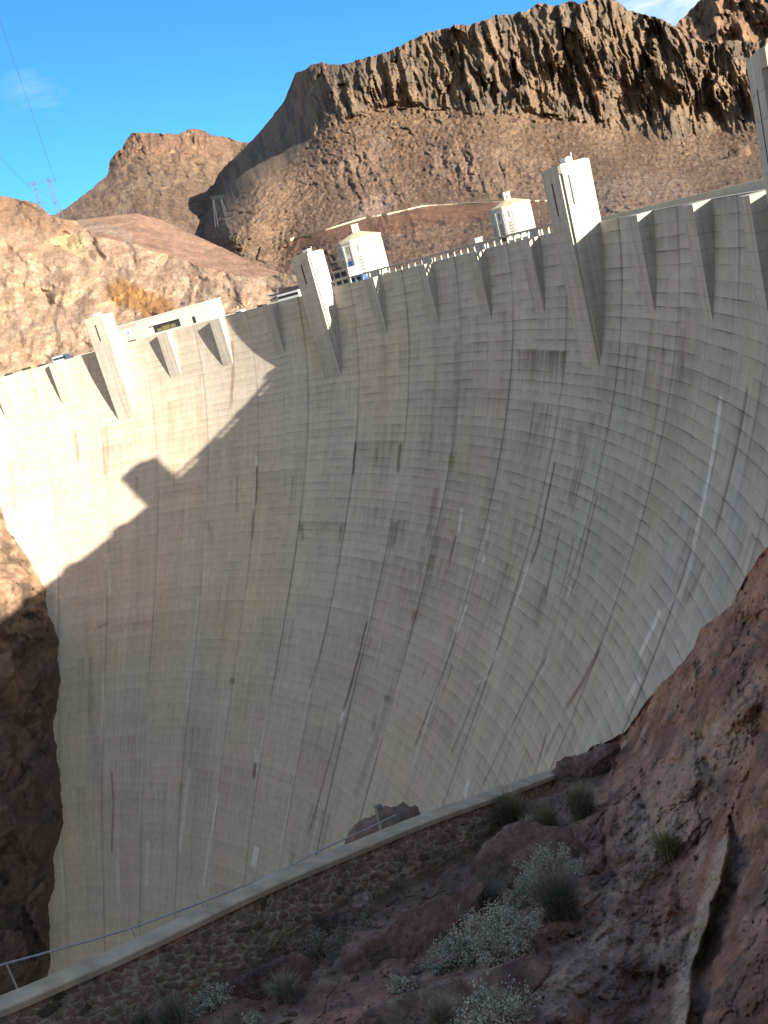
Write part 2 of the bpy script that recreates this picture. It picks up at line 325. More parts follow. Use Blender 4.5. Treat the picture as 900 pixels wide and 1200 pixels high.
# stains and repairs traced on the face: (polyline in photo px, width m, rgb gain or None, strength, ragged)
DK = np.array([.42, .40, .37]); BR = np.array([.62, .45, .30]); WH = 'w'
marks = [
 ([(845,465),(833,545),(822,600),(812,640)], 1.3, WH, .75, .3), ([(875,457),(863,523),(852,572),(838,625)], 1.1, DK, .6, .4),
 ([(773,717),(762,742),(749,768)], 1.3, WH, .9, .2), ([(750,795),(740,812),(732,824)], 1.6, WH, .6, .4), ([(815,640),(800,690),(775,720)], .8, WH, .35, .6),
 ([(650,543),(640,590),(630,640),(622,660)], .8, DK, .8, .2), ([(620,660),(610,690),(602,712)], .8, WH, .55, .4),
 ([(700,580),(690,620),(676,680),(668,695)], .7, DK, .6, .5), ([(680,500),(682,530),(676,560),(668,600)], 4.0, DK, .45, 1.0),
 ([(800,385),(798,420),(797,450)], 2.2, DK, .35, 1.0), ([(778,395),(777,425)], .8, DK, .4, .6), ([(736,405),(733,440),(731,465)], .6, DK, .45, .5),
 ([(655,625),(648,660),(638,705)], .9, DK, .55, .5), ([(672,630),(664,670),(655,700)], .8, DK, .5, .5), ([(640,690),(632,720),(626,745)], 3, DK, .4, 1.0),
 ([(813,620),(800,655),(790,690)], 3.5, DK, .3, 1.0), ([(826,660),(812,690),(800,712)], 1.2, DK, .4, .8),
 ([(417,520),(415,540),(414,556)], 1.0, DK, .85, .2), ([(469,521),(467,540),(466,556)], 1.5, DK, .7, .4), ([(442,525),(441,545)], 1.6, DK, .5, .8),
 ([(300,535),(300,546)], .7, WH, .8, .2), ([(301,546),(301,570),(300,590)], .8, DK, .8, .2), ([(297,600),(295,635)], 1.2, DK, .5, .6),
 ([(352,615),(355,627),(353,637)], 1.6, DK, .55, .7), ([(400,618),(399,630),(398,640)], 1.1, DK, .5, .8), ([(372,618),(371,630)], .7, DK, .5, .7),
 ([(463,612),(461,630),(458,645)], 3.2, DK, .55, .8), ([(512,572),(507,600),(501,630)], 2.6, DK, .5, 1.0), ([(497,640),(490,675)], 2, DK, .35, 1.0),
 ([(541,596),(537,625)], 1.1, WH, .55, .3), ([(534,628),(527,658)], .9, DK, .7, .4), ([(573,615),(570,632)], .8, WH, .5, .3), ([(568,650),(566,660)], 1.0, WH, .7, .2),
 ([(572,635),(569,645)], 1.4, DK, .5, .6), ([(546,710),(540,728),(535,742)], .8, WH, .5, .4), ([(535,745),(520,785),(505,825),(486,875)], .7, DK, .65, .4),
 ([(430,728),(420,770),(408,815),(402,832)], .9, np.array([.45,.36,.30]), .8, .3), ([(402,836),(399,846)], 1.2, WH, .8, .2), ([(397,850),(385,895),(370,950),(362,975)], .8, DK, .6, .4),
 ([(385,728),(372,775),(362,810)], .7, DK, .5, .5), ([(362,812),(352,860),(340,905)], .6, WH, .3, .7),
 ([(300,880),(299,905)], 1.6, WH, .35, .3), ([(299,895),(297,912)], 1.3, DK, .8, .3), ([(301,992),(297,1015)], 2.2, WH, .75, .1), ([(293,1025),(286,1055)], 2.0, WH, .3, .8), ([(549,914),(544,934)], 1.8, WH, .6, .1),
 ([(256,930),(248,975),(238,1040)], .7, WH, .6, .5), ([(222,900),(216,955),(210,1000)], 1.3, WH, .4, .6), ([(173,985),(171,1040)], 1.2, WH, .4, .5), ([(131,905),(133,940),(131,1000)], .7, DK, .7, .4),
 ([(137,1010),(138,1060)], 1.0, WH, .3, .5), ([(105,800),(108,850),(118,930),(122,1000)], 2.5, np.array([.85,.85,.9]), .6, .6),
 ([(120,790),(123,850)], 1.0, WH, .35, .6), ([(126,650),(128,700)], 1.3, WH, .3, .6), ([(240,620),(238,690)], .8, WH, .35, .4),
 ([(245,612),(247,628)], 1.6, DK, .5, .9), ([(278,560),(277,600)], .8, DK, .4, .7), ([(290,690),(286,715)], .7, WH, .4, .5), ([(273,795),(272,803)], 2.0, DK, .7, .3),
 ([(112,738),(124,731)], 2.2, DK, .5, .5), ([(640,860),(628,905)], .8, DK, .6, .4), ([(702,762),(682,800),(662,832)], 1.3, np.array([.5,.42,.34]), .7, .3), ([(655,850),(636,890)], .7, DK, .5, .4),
 ([(640,770),(618,812),(600,850)], .7, DK, .6, .3), ([(596,855),(580,890),(565,922)], .7, DK, .5, .4), ([(645,765),(640,780),(625,800)], 1.2, WH, .3, .5), ([(668,690),(664,700)], 1.5, WH, .5, .5), ([(585,760),(568,790)], .7, WH, .5, .5), ([(563,800),(545,845),(528,885)], .7, DK, .55, .4),
 ([(557,795),(572,800)], .9, WH, .4, .5), ([(530,780),(518,815)], .5, DK, .5, .5), ([(500,780),(492,800)], .8, DK, .35, .8),
 ([(272,400),(273,440),(270,478)], 1.2, BR, .65, .4), ([(122,500),(124,530),(123,560)], 2.4, BR, .5, .9), ([(88,505),(92,545)], 1.4, BR, .5, .8), ([(70,560),(68,600)], 1.0, BR, .4, .8), ([(40,455),(44,475)], 2.4, BR, .3, 1.2), ([(200,470),(202,520)], 3, BR, .22, 1.2), ([(160,560),(158,590)], 2, BR, .3, 1.2), ([(12,540),(18,600)], 1.5, BR, .3, 1.), ([(232,440),(233,500)], 2., BR, .25, 1.2), ([(100,610),(103,640)], 2, BR, .25, 1.),
 ([(535,400),(533,470),(530,540),(513,630),(492,710),(470,773),(440,870),(415,935)], 2.6, np.array([.80,.80,.80]), .75, .2),
 ([(529,533),(528,550)], 2.7, np.array([.75,.68,.52]), .7, .1), ([(507,650),(503,668)], 2.7, np.array([.75,.68,.52]), .7, .1), ([(487,715),(484,727)], 2.5, np.array([.75,.68,.52]), .7, .1), ([(455,815),(453,822)], 2.5, DK, .5, .1), ([(440,840),(436,858)], 2., DK, .45, .5),
]
for line, w, g, s, rag in marks:
    L = np.array(line, float); ii, dd, _ = onface(L[:, 0], L[:, 1])
    ok = np.isfinite(ii); ii, dd = ii[ok], dd[ok]
    if len(ii) < 2: continue
    if dd[0] > dd[-1]: ii, dd = ii[::-1], dd[::-1]
    if dd[-1]-dd[0] < 1.0: dd[0] -= .9; dd[-1] += .9
    sel_r = (DEP > dd[0]-4) & (DEP < dd[-1]+7); sel_c = (IDX > ii.min()-.5) & (IDX < ii.max()+.5)
    Is, Ds = I[np.ix_(sel_r, sel_c)], D[np.ix_(sel_r, sel_c)]; rs = rr[np.ix_(sel_r, sel_c)]
    off = np.abs(Is-np.interp(Ds, dd, ii))*U*rs; e = rag*w*.35*perlin(Is*24, Ds*.15, w)
    body = sstep(w*.62, w*.36, off+e)*sstep(dd[0]-.25, dd[0]+.05, Ds)*sstep(dd[-1]+.4+5*rag*np.clip(perlin(Is*19+.2, 0, w*7.3), 0, 1), dd[-1]-.2-2*rag, Ds)
    body *= 1-.75*np.clip(rag*(.4+1.1*perlin(Is*23+.3, Ds*.03, 5.5*w+.2)), 0, 1); body = body*min(1., s*1.25)
    sub = colr[np.ix_(sel_r, sel_c)]
    colr[np.ix_(sel_r, sel_c)] = mix(sub, np.ones(3)*np.array([.70, .69, .66]), body*.9) if isinstance(g, str) else sub*(1-body[..., None]*(1-g))
# the curtain of dark runs hanging from one lift line
for poly_, st in (([(606,416),(664,416),(660,470),(604,470)], .85), ([(415,519),(471,518),(468,558),(414,558)], .35), ([(457,612),(478,611),(474,646),(455,646)], .5), ([(350,613),(405,611),(402,642),(349,642)], .3), ([(130,736),(182,724),(180,738),(130,748)], .35)):
    P = np.array(poly_, float); ii, dd, _ = onface(P[:, 0], P[:, 1]); i0, i1 = min(ii[0], ii[3]), max(ii[1], ii[2]); d0, d1 = min(dd[:2].mean(), dd[:2].mean()), dd[2:].mean()
    d0 = np.round(d0/LIFT)*LIFT; Lr = (d1-d0)*(.75+.6*perlin(I*17+.4, 0, st*9.3)); m = sstep(i0-.01, i0+.02, I)*sstep(i1+.01, i1-.02, I)*(D > d0)
    run = m*np.clip(1-(D-d0)/np.maximum(Lr, .5), 0, 1)*np.clip(.72+.9*perlin(I*21+.37, D*.015, st*3.3)+.5*perlin(I*9+.1, 0, 4.4), .05, 1)
    colr *= 1-st*run[..., None]*(1-np.array([.26, .23, .17]))
# level band about two thirds down
ii, dd, _ = onface(np.array([100., 183, 290, 430]), np.array([745., 725, 713, 725])); 
colr *= (1-.10*sstep(.9, .2, np.abs(D-dd.mean()))*sstep(-9, -7.5, I)*sstep(0, -1, I)*(.6+.5*perlin(I*12, 0, 0)))[..., None]
colr *= (1-.05*sstep(0, 3, D-dd.mean())*sstep(60, 20, D-dd.mean())*sstep(.5, -1, I))[..., None]

dam = thing('dam', cyl(0, R, -100), 'huge curved grey concrete dam wall spanning the canyon, half in shadow', 'dam')
def local(o, parent):
    o.parent = parent; o.matrix_parent_inverse = Matrix.Translation(-parent.location); return o
# face, then the crest and the upstream face as further rows
prof = [(R+.02, .0), (R+.45, .0), (R+.45, -1.15), (R+2.6, -1.15), (R+2.6, -1.33), (R+16.5, -1.33), (R+16.5, -1.15), (R+18.6, -1.15), (R+18.6, -.05), (R+19.1, -.05), (R+19.1, -150)]
Xa = np.concatenate([np.stack([cyl(IDX, r_, z_) for r_, z_ in prof[::-1]]), X], 0)
Ca = np.concatenate([np.ones((len(prof), len(IDX), 3))*np.array([.52, .47, .38]), colr], 0)
fo = grid_mesh('dam_wall', Xa, m_dam, Ca, smooth=False)
uvl = fo.data.uv_layers.new(name='face'); lv = np.zeros(len(fo.data.loops), np.int32); fo.data.loops.foreach_get('vertex_index', lv)
Da = np.concatenate([np.full((len(prof), len(IDX)), -.9), D], 0); Ia = np.concatenate([np.repeat(IDX[None], len(prof), 0), I]); jit = .13*np.clip(perlin(np.floor(Ia)*1.37+.5, np.floor(Ia*2)*.71+.3, 4.2), -1, 1)
uv = np.stack([Ia.reshape(-1), (Da/LIFT+.02+jit).reshape(-1)], -1)
uvl.data.foreach_set('uv', uv[lv].reshape(-1).astype(np.float32))
sm = np.ones(len(fo.data.polygons), bool); sm[:len(prof)*(len(IDX)-1)] = False; fo.data.polygons.foreach_set('use_smooth', sm)
local(fo, dam)
# pilasters: upright ribs that run out into the battered face
PW, PP = 2.05, 2.35
def frame(idx):
    th = idx*U; n = np.array([math.sin(th), math.cos(th), 0]); tt = np.array([math.cos(th), -math.sin(th), 0])
    return (lambda v: tt*v[0]+n*v[1]+np.array([0, 0, v[2]])), n, tt
for k in np.arange(-9.5, 9, 1):
    if abs(k) in (2.5, 6.5): continue
    T, n, tt = frame(k); mb = MB(); mb.box(-PW, PW, R-PP, R+.2, -20, -.012, T)
    local(mb.build('pilaster', CONC, None, bevel=0), dam)
mb = MB()
for k0 in np.arange(-10.3, 9.6, .1):
    a0, a1 = k0*U, (k0+.1)*U
    V = [(r_*math.sin(a_), r_*math.cos(a_), -1.325) for a_ in (a0, a1) for r_ in (R+2.7, R+16.4)]; mb.add(V, [(0, 2, 3, 1)])
tag(mb.build('road', plain('asphalt', (.06, .058, .055), .9, 2.0)), kind='structure')

# ---------------------------------------------------------------- crest towers
TW, TD, TH = 3.8, 5.0, 9.97
SLOT = plain('shadowed_slot', (.03, .03, .03)); METAL = plain('pale_metal', (.6, .62, .64), .5); GREYM = plain('grey_metal', (.35, .36, .37), .5)
tlabels = {-6.5: 'sunlit concrete crest tower at the far left end, beside the long white building', -2.5: 'concrete crest tower beside the left intake tower, its right side sunlit', 2.5: 'tall concrete crest tower right of the right intake tower, its right side blazing white', 6.5: 'shaded grey concrete crest tower cut off by the right edge of the photo'}
for k, lab in tlabels.items():
    T, n, tt = frame(k if k < 6 else 6.72); ct = thing('crest_tower', T((0, R-TD/2, 0)), lab, 'tower', 'concrete towers on the dam crest')
    pts = [(-TW, R+.3), (-TW, R-TD+.45), (-TW+.45, R-TD+.45), (-TW+.45, R-TD), (TW-.45, R-TD), (TW-.45, R-TD+.45), (TW, R-TD+.45), (TW, R+.3)]
    mb = MB(); mb.prism(pts, -36, TH-1.25, T); local(mb.build('shaft', CONC), ct)
    cpn = [(-TW, R+.3), (-TW, R-TD+.35), (-TW+.35, R-TD), (TW-.35, R-TD), (TW, R-TD+.35), (TW, R+.3)]
    mb = MB(); mb.prism(cpn, TH-1.247, TH, T); mb.box(-TW+.4, TW-.4, R-TD+.5, R-.1, TH+.003, TH+.18, T); local(mb.build('cap', PALE), ct)
    mb = MB(); mb.box(-.24, .24, R-TD-.012, R-TD+.1, TH-7.4, TH-2.2, T); local(mb.build('slit_window', SLOT), ct)
    mb = MB(); mb.box(TW-.1, TW+.012, R-TD+1.25, R-TD+1.5, TH-6.3, TH-1.7, T); local(mb.build('side_groove', SLOT), ct)
    if k != -6.5:
        mb = MB(); mb.box(TW-.1, TW+.014, R-1.6, R-.7, .55, 1.15, T); local(mb.build('vent', GREYM), ct)
    mb = MB(); mb.box(-1.5, .6, R-2.2, R-1.0, TH+.45, TH+1.15, T)
    for xx in (-1.3, .4): mb.box(xx-.06, xx+.06, R-1.7, R-1.5, TH+.1, TH+.46, T)
    local(mb.build('rooftop_unit', METAL), ct)
    mb = MB(); q = T((1.6, R-1.5, TH)); mb.bar(q, q+np.array([0, 0, 1.3]), .07); mb.bar(q+np.array([0, 0, 1.3]), q+np.array([0, 0, 1.55]), .22, 6); local(mb.build('antenna', METAL), ct)
# ================================================================== TERRAIN
def facet(P, scale, seed=0, tilt=.8, off=.5, full=False):
    """broken-rock relief: every Voronoi cell is its own tilted flat; returns height (cell units), edge distance, cell random"""
    Q = np.asarray(P)/scale; ip = np.floor(Q).astype(int); best = np.full(Q.shape[:-1], 9.); sec = best.copy(); hgt = np.zeros_like(best); rnd = np.zeros_like(best)
    for dx in (-1, 0, 1):
        for dy in (-1, 0, 1):
            for dz in (-1, 0, 1):
                c = ip+np.array([dx, dy, dz]); cc = (c+seed*31) & 255
                h = _perm[_perm[_perm[cc[..., 0]]+cc[..., 1]]+cc[..., 2]]; h2 = _perm[h+71]; h3 = _perm[h2+133]
                pt = c+.5+.45*_g3[h]
                d = np.linalg.norm(Q-pt, axis=-1); val = ((Q-pt)*_g3[h2]).sum(-1)*tilt+off*(h3/255.-.5)
                n = d < best; sec = np.where(n, best, np.minimum(sec, d)); hgt = np.where(n, val, hgt); rnd = np.where(n, h3/255., rnd); best = np.where(n, d, best)
    return hgt, sec-best, rnd
def blocks(P, scale, seed=0, tilt=.55, slope=1.3):
    """continuous angular relief: the upper hull of many tilted blocks"""
    Q = np.asarray(P)/scale; ip = np.floor(Q).astype(int); best = np.full(Q.shape[:-1], -9.)
    zr = (0,) if np.ptp(Q[..., 2]) < 1e-9 else (-1, 0, 1)
    for dx in (-1, 0, 1):
        for dy in (-1, 0, 1):
            for dz in zr:
                cc = (ip+np.array([dx, dy, dz])+seed*37) & 255; h = _perm[_perm[_perm[cc[..., 0]]+cc[..., 1]]+cc[..., 2]]
                d = Q-(ip+np.array([dx, dy, dz])+.5+.42*_g3[h]); a1, a2, g3 = _g3[_perm[h+11]], _g3[_perm[h+57]], _g3[_perm[h+101]]
                m = np.maximum(np.abs((d*a1).sum(-1)), np.abs((d*a2).sum(-1))); m = np.maximum(m, .75*np.linalg.norm(d, axis=-1))
                best = np.maximum(best, .5*(_perm[h+9]/255.-.5)+tilt*(d*g3).sum(-1)-slope*np.maximum(m-.22, 0))
    return best
def sheet(name, xs, ytop, ybot, ny, depth, relief, colour, mat, skirt=(40, 60, 4), label=None, power=1.0):
    T = np.linspace(0, 1, ny)**power; PX = np.repeat(xs[None], ny, 0); y0, y1 = ytop(xs), ybot(xs); PY = y0[None]+(y1-y0)[None]*T[:, None]
    D0 = depth(PX, PY); P0 = at(PX, PY, D0); dz = relief(PX, PY, D0, P0); P = at(PX, PY, np.maximum(D0-dz, 1.5)); C = colour(PX, PY, D0, P0, dz)
    if skirt:
        k, drop, n = skirt; top = P[0]; h = top-CAM; h[:, 2] = 0; h /= np.linalg.norm(h, axis=1, keepdims=True)
        rows = [top+h*k*f-np.array([0, 0, 1.])*drop*f*f for f in np.linspace(1, 1/n, n)]
        P = np.concatenate([np.stack(rows), P]); C = np.concatenate([np.repeat(C[:1], n, 0), C])
    return tag(grid_mesh(name, P, mat, C, flip=False), label, kind='structure')
A3 = np.array
crest_y = poly([(-400, 552), (-200, 497), (0, 444), (145, 402), (260, 371), (388, 338), (502, 306), (636, 275), (708, 259), (766, 250), (836, 235), (896, 221), (1100, 172)])
M_FAR = attr_mat('far_rock', (.035, .13), .9, 6.0, .72, 1.28)
M_NEAR = attr_mat('abutment_rock', (.16, .7), .8, 1.2, .78, 1.22)
M_FORE = attr_mat('red_rock', (1.6, 7.0, 24.0), 1.0, .12, .70, 1.30)

# --- the mesa behind the lake: cliff band over scree, down to the lake shore
sky_m = poly([(225, 262), (248, 222), (262, 196), (292, 168), (312, 146), (334, 116), (346, 86), (358, 80), (376, 72), (390, 76), (408, 74), (430, 67), (456, 60), (478, 49), (500, 38), (518, 34), (536, 28), (548, 30), (560, 26), (572, 22), (580, 18), (600, 16), (617, 13), (632, 3), (650, 7), (668, 1), (681, 4), (700, -4), (722, 0), (736, 12), (749, 15), (772, 21), (790, 30), (806, 44), (836, 52), (860, 46), (880, 50), (900, 44), (1010, 20)])
foot = poly([(225, 285), (250, 262), (285, 226), (300, 212), (340, 194), (364, 166), (376, 143), (416, 140), (440, 128), (468, 122), (516, 128), (584, 138), (617, 132), (666, 140), (730, 155), (787, 166), (840, 155), (1010, 150)])
road_l = [(318, 290), (345, 277), (372, 271), (430, 253), (448, 251), (496, 240), (530, 238), (576, 236), (640, 234), (700, 224), (722, 214), (800, 216), (900, 204)]
road_y = poly(road_l)
dm = rbf([(225, 262, 2900), (262, 196, 2650), (292, 168, 2420), (334, 116, 1980), (352, 84, 1700), (390, 76, 1560), (456, 60, 1500), (536, 28, 1500), (617, 13, 1500), (700, -4, 1510), (790, 30, 1520), (900, 44, 1540), (1010, 20, 1560),
          (250, 268, 1270), (300, 215, 1290), (345, 194, 1330), (376, 146, 1430), (440, 130, 1400), (516, 130, 1400), (617, 135, 1410), (730, 158, 1420), (840, 158, 1430), (1010, 150, 1440),
          (262, 300, 980), (318, 290, 930), (372, 271, 880), (448, 251, 880), (540, 237, 880), (640, 230, 860), (722, 216, 820), (900, 204, 760), (1010, 180, 750),
          (700, 80, 1455), (800, 100, 1475), (900, 100, 1485), (1010, 90, 1500), (560, 80, 1448), (470, 95, 1450), (235, 375, 760), (345, 350, 640), (450, 322, 490), (600, 288, 500), (750, 258, 500), (900, 226, 490), (1010, 200, 480), (340, 235, 1120), (560, 185, 1120), (760, 195, 1050)])
def rel_m(px, py, D, P):
    q = px-.22*py; f = foot(px); cl = sstep(f+3, f-7, py+3*fbm(px/14, py/30)); s = D/1400; rise = .25+.75*sstep(f+2, f-34, py)
    wq = q+15*fbm(q/45, py/70, 3.)
    rib = .7*ridged(wq/78+.35*fbm(q/60, py/90, 6.), py/300, 1.5, 2, .5)+.4*ridged(wq/37, py/200, 4.5, 2, .45); rib2 = ridged(wq/17, py/120, 7.7, 3, .5); rib3 = ridged(wq/6.5, py/40, 2.2, 3)
    fh, _, _ = facet(np.stack([q/12, py/48, q*0], -1), 1.0, 4)
    fb, _, _ = facet(np.stack([q/30+.3*rib2, py/85, q*0], -1), 1.0, 12)
    c = cl*(30*(rib-.3)*rise+14*rib2*rise+4*rib3+22*fh+34*fb*rise+9*fbm(q/8, py/20, 3.3, 4)+5*facet(np.stack([q/5, py/9, q*0], -1), 1.0, 15)[0])
    dark_end = sstep(400, 340, px)*cl; c *= 1-.6*dark_end
    sc = 1-cl; 
    g1 = ridged((px*.75+py*.55+8*fbm(px/30, py/30, 1.))/15, (py*.7-px*.5)/70, 3.1, 3); strat = sstep(250, 275, px)*sstep(420, 330, px)*sstep(190, 215, py)
    g2 = ridged((px-.3*py+6*fbm(px/22, py/22, 5.))/19, py/60, 6.6, 3); oc = np.maximum(sstep(38, 22, segdist(px, py, [(420, 200), (450, 235), (470, 258)])), sstep(34, 20, segdist(px, py, [(530, 190), (590, 205), (640, 215)])))
    mound = sstep(34, 10, segdist(px, py, [(712, 238), (740, 226), (790, 232)])); rub = fbm(px/4.5, py/4.5, 4., 3); b1 = 1.3*blocks(np.stack([px/8, py/6, px*0+.5], -1), 1., 9)+1.0*blocks(np.stack([px/3.6, py/3, px*0+.5], -1), 1., 19)
    road = sstep(13, 5, np.abs(py-road_y(px)-6))*sstep(330, 350, px)*sstep(690, 660, px)
    big = np.clip(fbm(px/13, py/11, 12., 2)-.45, 0, 1)*35
    return c+sc*s*(13*strat*g1+16*oc*g2+32*mound*(.6+.5*ridged(px/14, py/12, 3.))+(4.5*rub+11*b1+7*fbm(px/40, py/40, 8.)+big)*(1-.9*road))
def col_m(px, py, D, P, dz):
    q = px-.22*py; f = foot(px); cl = sstep(f+3, f-7, py+3*fbm(px/14, py/30))
    n1, n2, n3 = fbm(q/26, py/60, 1.), fbm(q/7, py/34, 5., 4), fbm(px/3.2, py/3.2, 9., 3)
    vn = fbm(q/33, py/45, 21., 4)
    c = mix(A3([.138, .098, .066])*np.ones(px.shape+(3,)), A3([.080, .062, .049]), sstep(-.3, .35, n2+.5*n1+.6*vn)); c = mix(c, A3([.185, .14, .10]), sstep(.25, .9, fbm(q/18, py/40, 15.))*.7)
    sc = mix(A3([0.100, 0.063, 0.042])*np.ones(px.shape+(3,)), A3([0.133, 0.088, 0.060]), sstep(-.2, .6, fbm(px/45, py/30, 2.))); sc = mix(sc, A3([0.054, 0.032, 0.023]), sstep(.25, .55, n3)*.75); sc = mix(sc, A3([0.210, 0.143, 0.099]), sstep(.4, .75, fbm(px/5, py/5, 19., 3))*.5)
    oc = np.maximum(sstep(40, 20, segdist(px, py, [(420, 200), (450, 235), (470, 258)])), sstep(36, 20, segdist(px, py, [(530, 190), (590, 205), (640, 215)])))
    sc = mix(sc, A3([0.161, 0.105, 0.077]), oc*.7*sstep(-.4, .3, n2)); sc = mix(sc, A3([0.146, 0.104, 0.083]), sstep(34, 14, segdist(px, py, [(712, 238), (740, 226), (790, 232)]))*.8)
    strat = sstep(250, 275, px)*sstep(420, 330, px)*sstep(190, 215, py); sc = mix(sc, A3([0.181, 0.119, 0.080]), strat*sstep(.2, .7, ridged((px*.75+py*.55)/11, (py*.7-px*.5)/60, 3.1, 3))*.6)
    sc = mix(sc, A3([0.251, 0.180, 0.140]), sstep(16, 6, segdist(px, py, [(425, 258), (440, 243), (446, 240)]))*.7)
    fill = sstep(0, 4, py-road_y(px))*sstep(0, 8, poly([(330, 305), (400, 290), (480, 275), (560, 262), (600, 252), (680, 235)])(px)-py)*sstep(325, 345, px)*sstep(670, 640, px)
    sc = mix(sc, A3([0.129, 0.066, 0.042])*(1+.12*n3[..., None]), fill*.9)
    sc = mix(sc, A3([0.040, 0.032, 0.028]), sstep(.32, .5, perlin(px/2.3, py/2.0, 3.3))*.8*(1-fill)); sc = mix(sc, A3([0.205, 0.163, 0.130]), sstep(.38, .55, perlin(px/2.6, py/2.2, 13.7))*.5*(1-fill))
    low = sstep(0, 10, py-road_y(px)-12); sc = mix(sc, A3([0.168, 0.104, 0.070]), low*.5*(1-fill)*sstep(-.3, .3, n1)); sc = mix(sc, A3([0.039, 0.027, 0.023]), low*sstep(.3, .5, fbm(px/9, py/7, 31.))*.8)
    return mix(sc, c, cl)
xs = np.linspace(225, 1010, 760)
sheet('mesa', xs, lambda x: sky_m(x)+2.2*fbm(x/9, 0, 3., 4), lambda x: crest_y(x)+12, 340, dm, rel_m, col_m, M_FAR, (260, 40, 5))
# --- higher peak beyond its right end
sky_p = poly([(770, 52), (794, 28), (808, 12), (821, 0), (834, -14), (850, -24), (880, -32), (940, -50), (1010, -30)])
dp = rbf([(770, 40, 2300), (821, 0, 2250), (900, -40, 2250), (1010, -40, 2250), (800, 70, 2050), (900, 70, 2000), (1010, 70, 2000)])
def rel_p(px, py, D, P): q = px-.3*py; return 60*ridged(q/40, py/70, 1.1, 4)+20*facet(np.stack([q/12, py/14, px*0], -1), 1., 3)[0]
def col_p(px, py, D, P, dz): return mix(A3([.175, .108, .068])*np.ones(px.shape+(3,)), A3([.085, .055, .042]), sstep(-.2, .5, fbm(px/9, py/16, 7.)))
sheet('peak', np.linspace(770, 1010, 220), lambda x: sky_p(x)+2*fbm(x/8, 0, 5.), lambda x: x*0+75, 110, dp, rel_p, col_p, M_FAR, (400, 80, 4))
# --- brown hill on the left
sky_l = poly([(40, 262), (73, 247), (100, 227), (118, 212), (127, 203), (128, 190), (134, 181), (143, 173), (149, 162), (155, 155), (180, 156), (210, 157), (220, 152), (227, 150), (240, 153), (247, 158), (262, 160), (278, 165), (293, 168), (340, 175)])
dl = rbf([(40, 262, 2150), (127, 200, 2650), (155, 155, 2800), (227, 150, 2850), (293, 168, 2950), (340, 175, 3000), (128, 240, 2100), (200, 200, 2450), (270, 215, 2600), (60, 290, 1450), (160, 275, 1500), (260, 280, 1700), (340, 300, 1800)])
def rel_l(px, py, D, P):
    q = px-.2*py; top = sstep(200, 170, py+.35*(px-200)*(px < 200)); cl = np.maximum(sstep(14, 6, segdist(px, py, [(135, 195), (150, 175), (158, 160)])), sstep(12, 5, segdist(px, py, [(225, 158), (240, 162)])))
    return 26*ridged(q/30, py/40, 4.4, 4)+10*fbm(px/7, py/7, 3.)+24*cl*ridged(q/13, py/30, 2.)+16*facet(np.stack([q/10, py/10, px*0], -1), 1., 6)[0]
def col_l(px, py, D, P, dz):
    c = mix(A3([0.142, 0.094, 0.066])*np.ones(px.shape+(3,)), A3([0.094, 0.063, 0.046]), sstep(-.1, .5, fbm(px/9, py/9, 2.))); c = mix(c, A3([0.151, 0.088, 0.061]), sstep(30, 8, segdist(px, py, [(160, 165), (210, 165), (245, 165)]))*.6)
    c = mix(c, A3([0.205, 0.158, 0.111]), sstep(9, 3, segdist(px, py, [(175, 205), (150, 225), (140, 250)]))*.6*sstep(-.4, .2, fbm(px/6, py/6, 8.))); c = mix(c, A3([0.205, 0.146, 0.094]), sstep(.2, .6, fbm(px/14, py/8, 12.))*.6)
    return mix(c, A3([0.054, 0.037, 0.028]), sstep(.35, .6, fbm(px/3, py/3, 22., 3))*.6)
sheet('hill', np.linspace(40, 340, 330), lambda x: sky_l(x)+1.6*fbm(x/7, 0, 9., 4), lambda x: x*0+345, 200, dl, rel_l, col_l, M_FAR, (400, 60, 4))
# --- graded reddish fill between the hill and the abutment
sky_d = poly([(40, 268), (83, 259), (120, 254), (160, 250), (187, 257), (225, 274), (267, 293), (300, 310), (360, 330)])
dd_ = rbf([(40, 268, 900), (83, 259, 900), (160, 250, 930), (187, 257, 940), (267, 293, 880), (300, 311, 800), (360, 330, 720), (80, 330, 640), (200, 330, 640), (300, 345, 590), (360, 355, 550)])
def rel_d(px, py, D, P): return 2.2*fbm(px/6, py/6, 2., 3)+6*fbm(px/40, py/30, 6.)+np.clip(fbm(px/5, py/5, 8., 2)-.4, 0, 1)*9*sstep(230, 290, px)
def col_d(px, py, D, P, dz):
    c = A3([0.224, 0.138, 0.099])*(1+.10*fbm(px/8, py/5, 1.))[..., None]; c = mix(c, A3([0.237, 0.178, 0.147]), sstep(8, 3, segdist(px, py, [(95, 262), (140, 272), (150, 278)]))*.7)
    return mix(c, A3([0.133, 0.091, 0.067]), sstep(.3, .6, fbm(px/3, py/3, 3.))*sstep(230, 290, px)*.7)
sheet('fill_slope', np.linspace(40, 360, 260), lambda x: sky_d(x)+.7*fbm(x/6, 0, 2.), lambda x: x*0+360, 130, dd_, rel_d, col_d, M_FAR, (60, 10, 3))
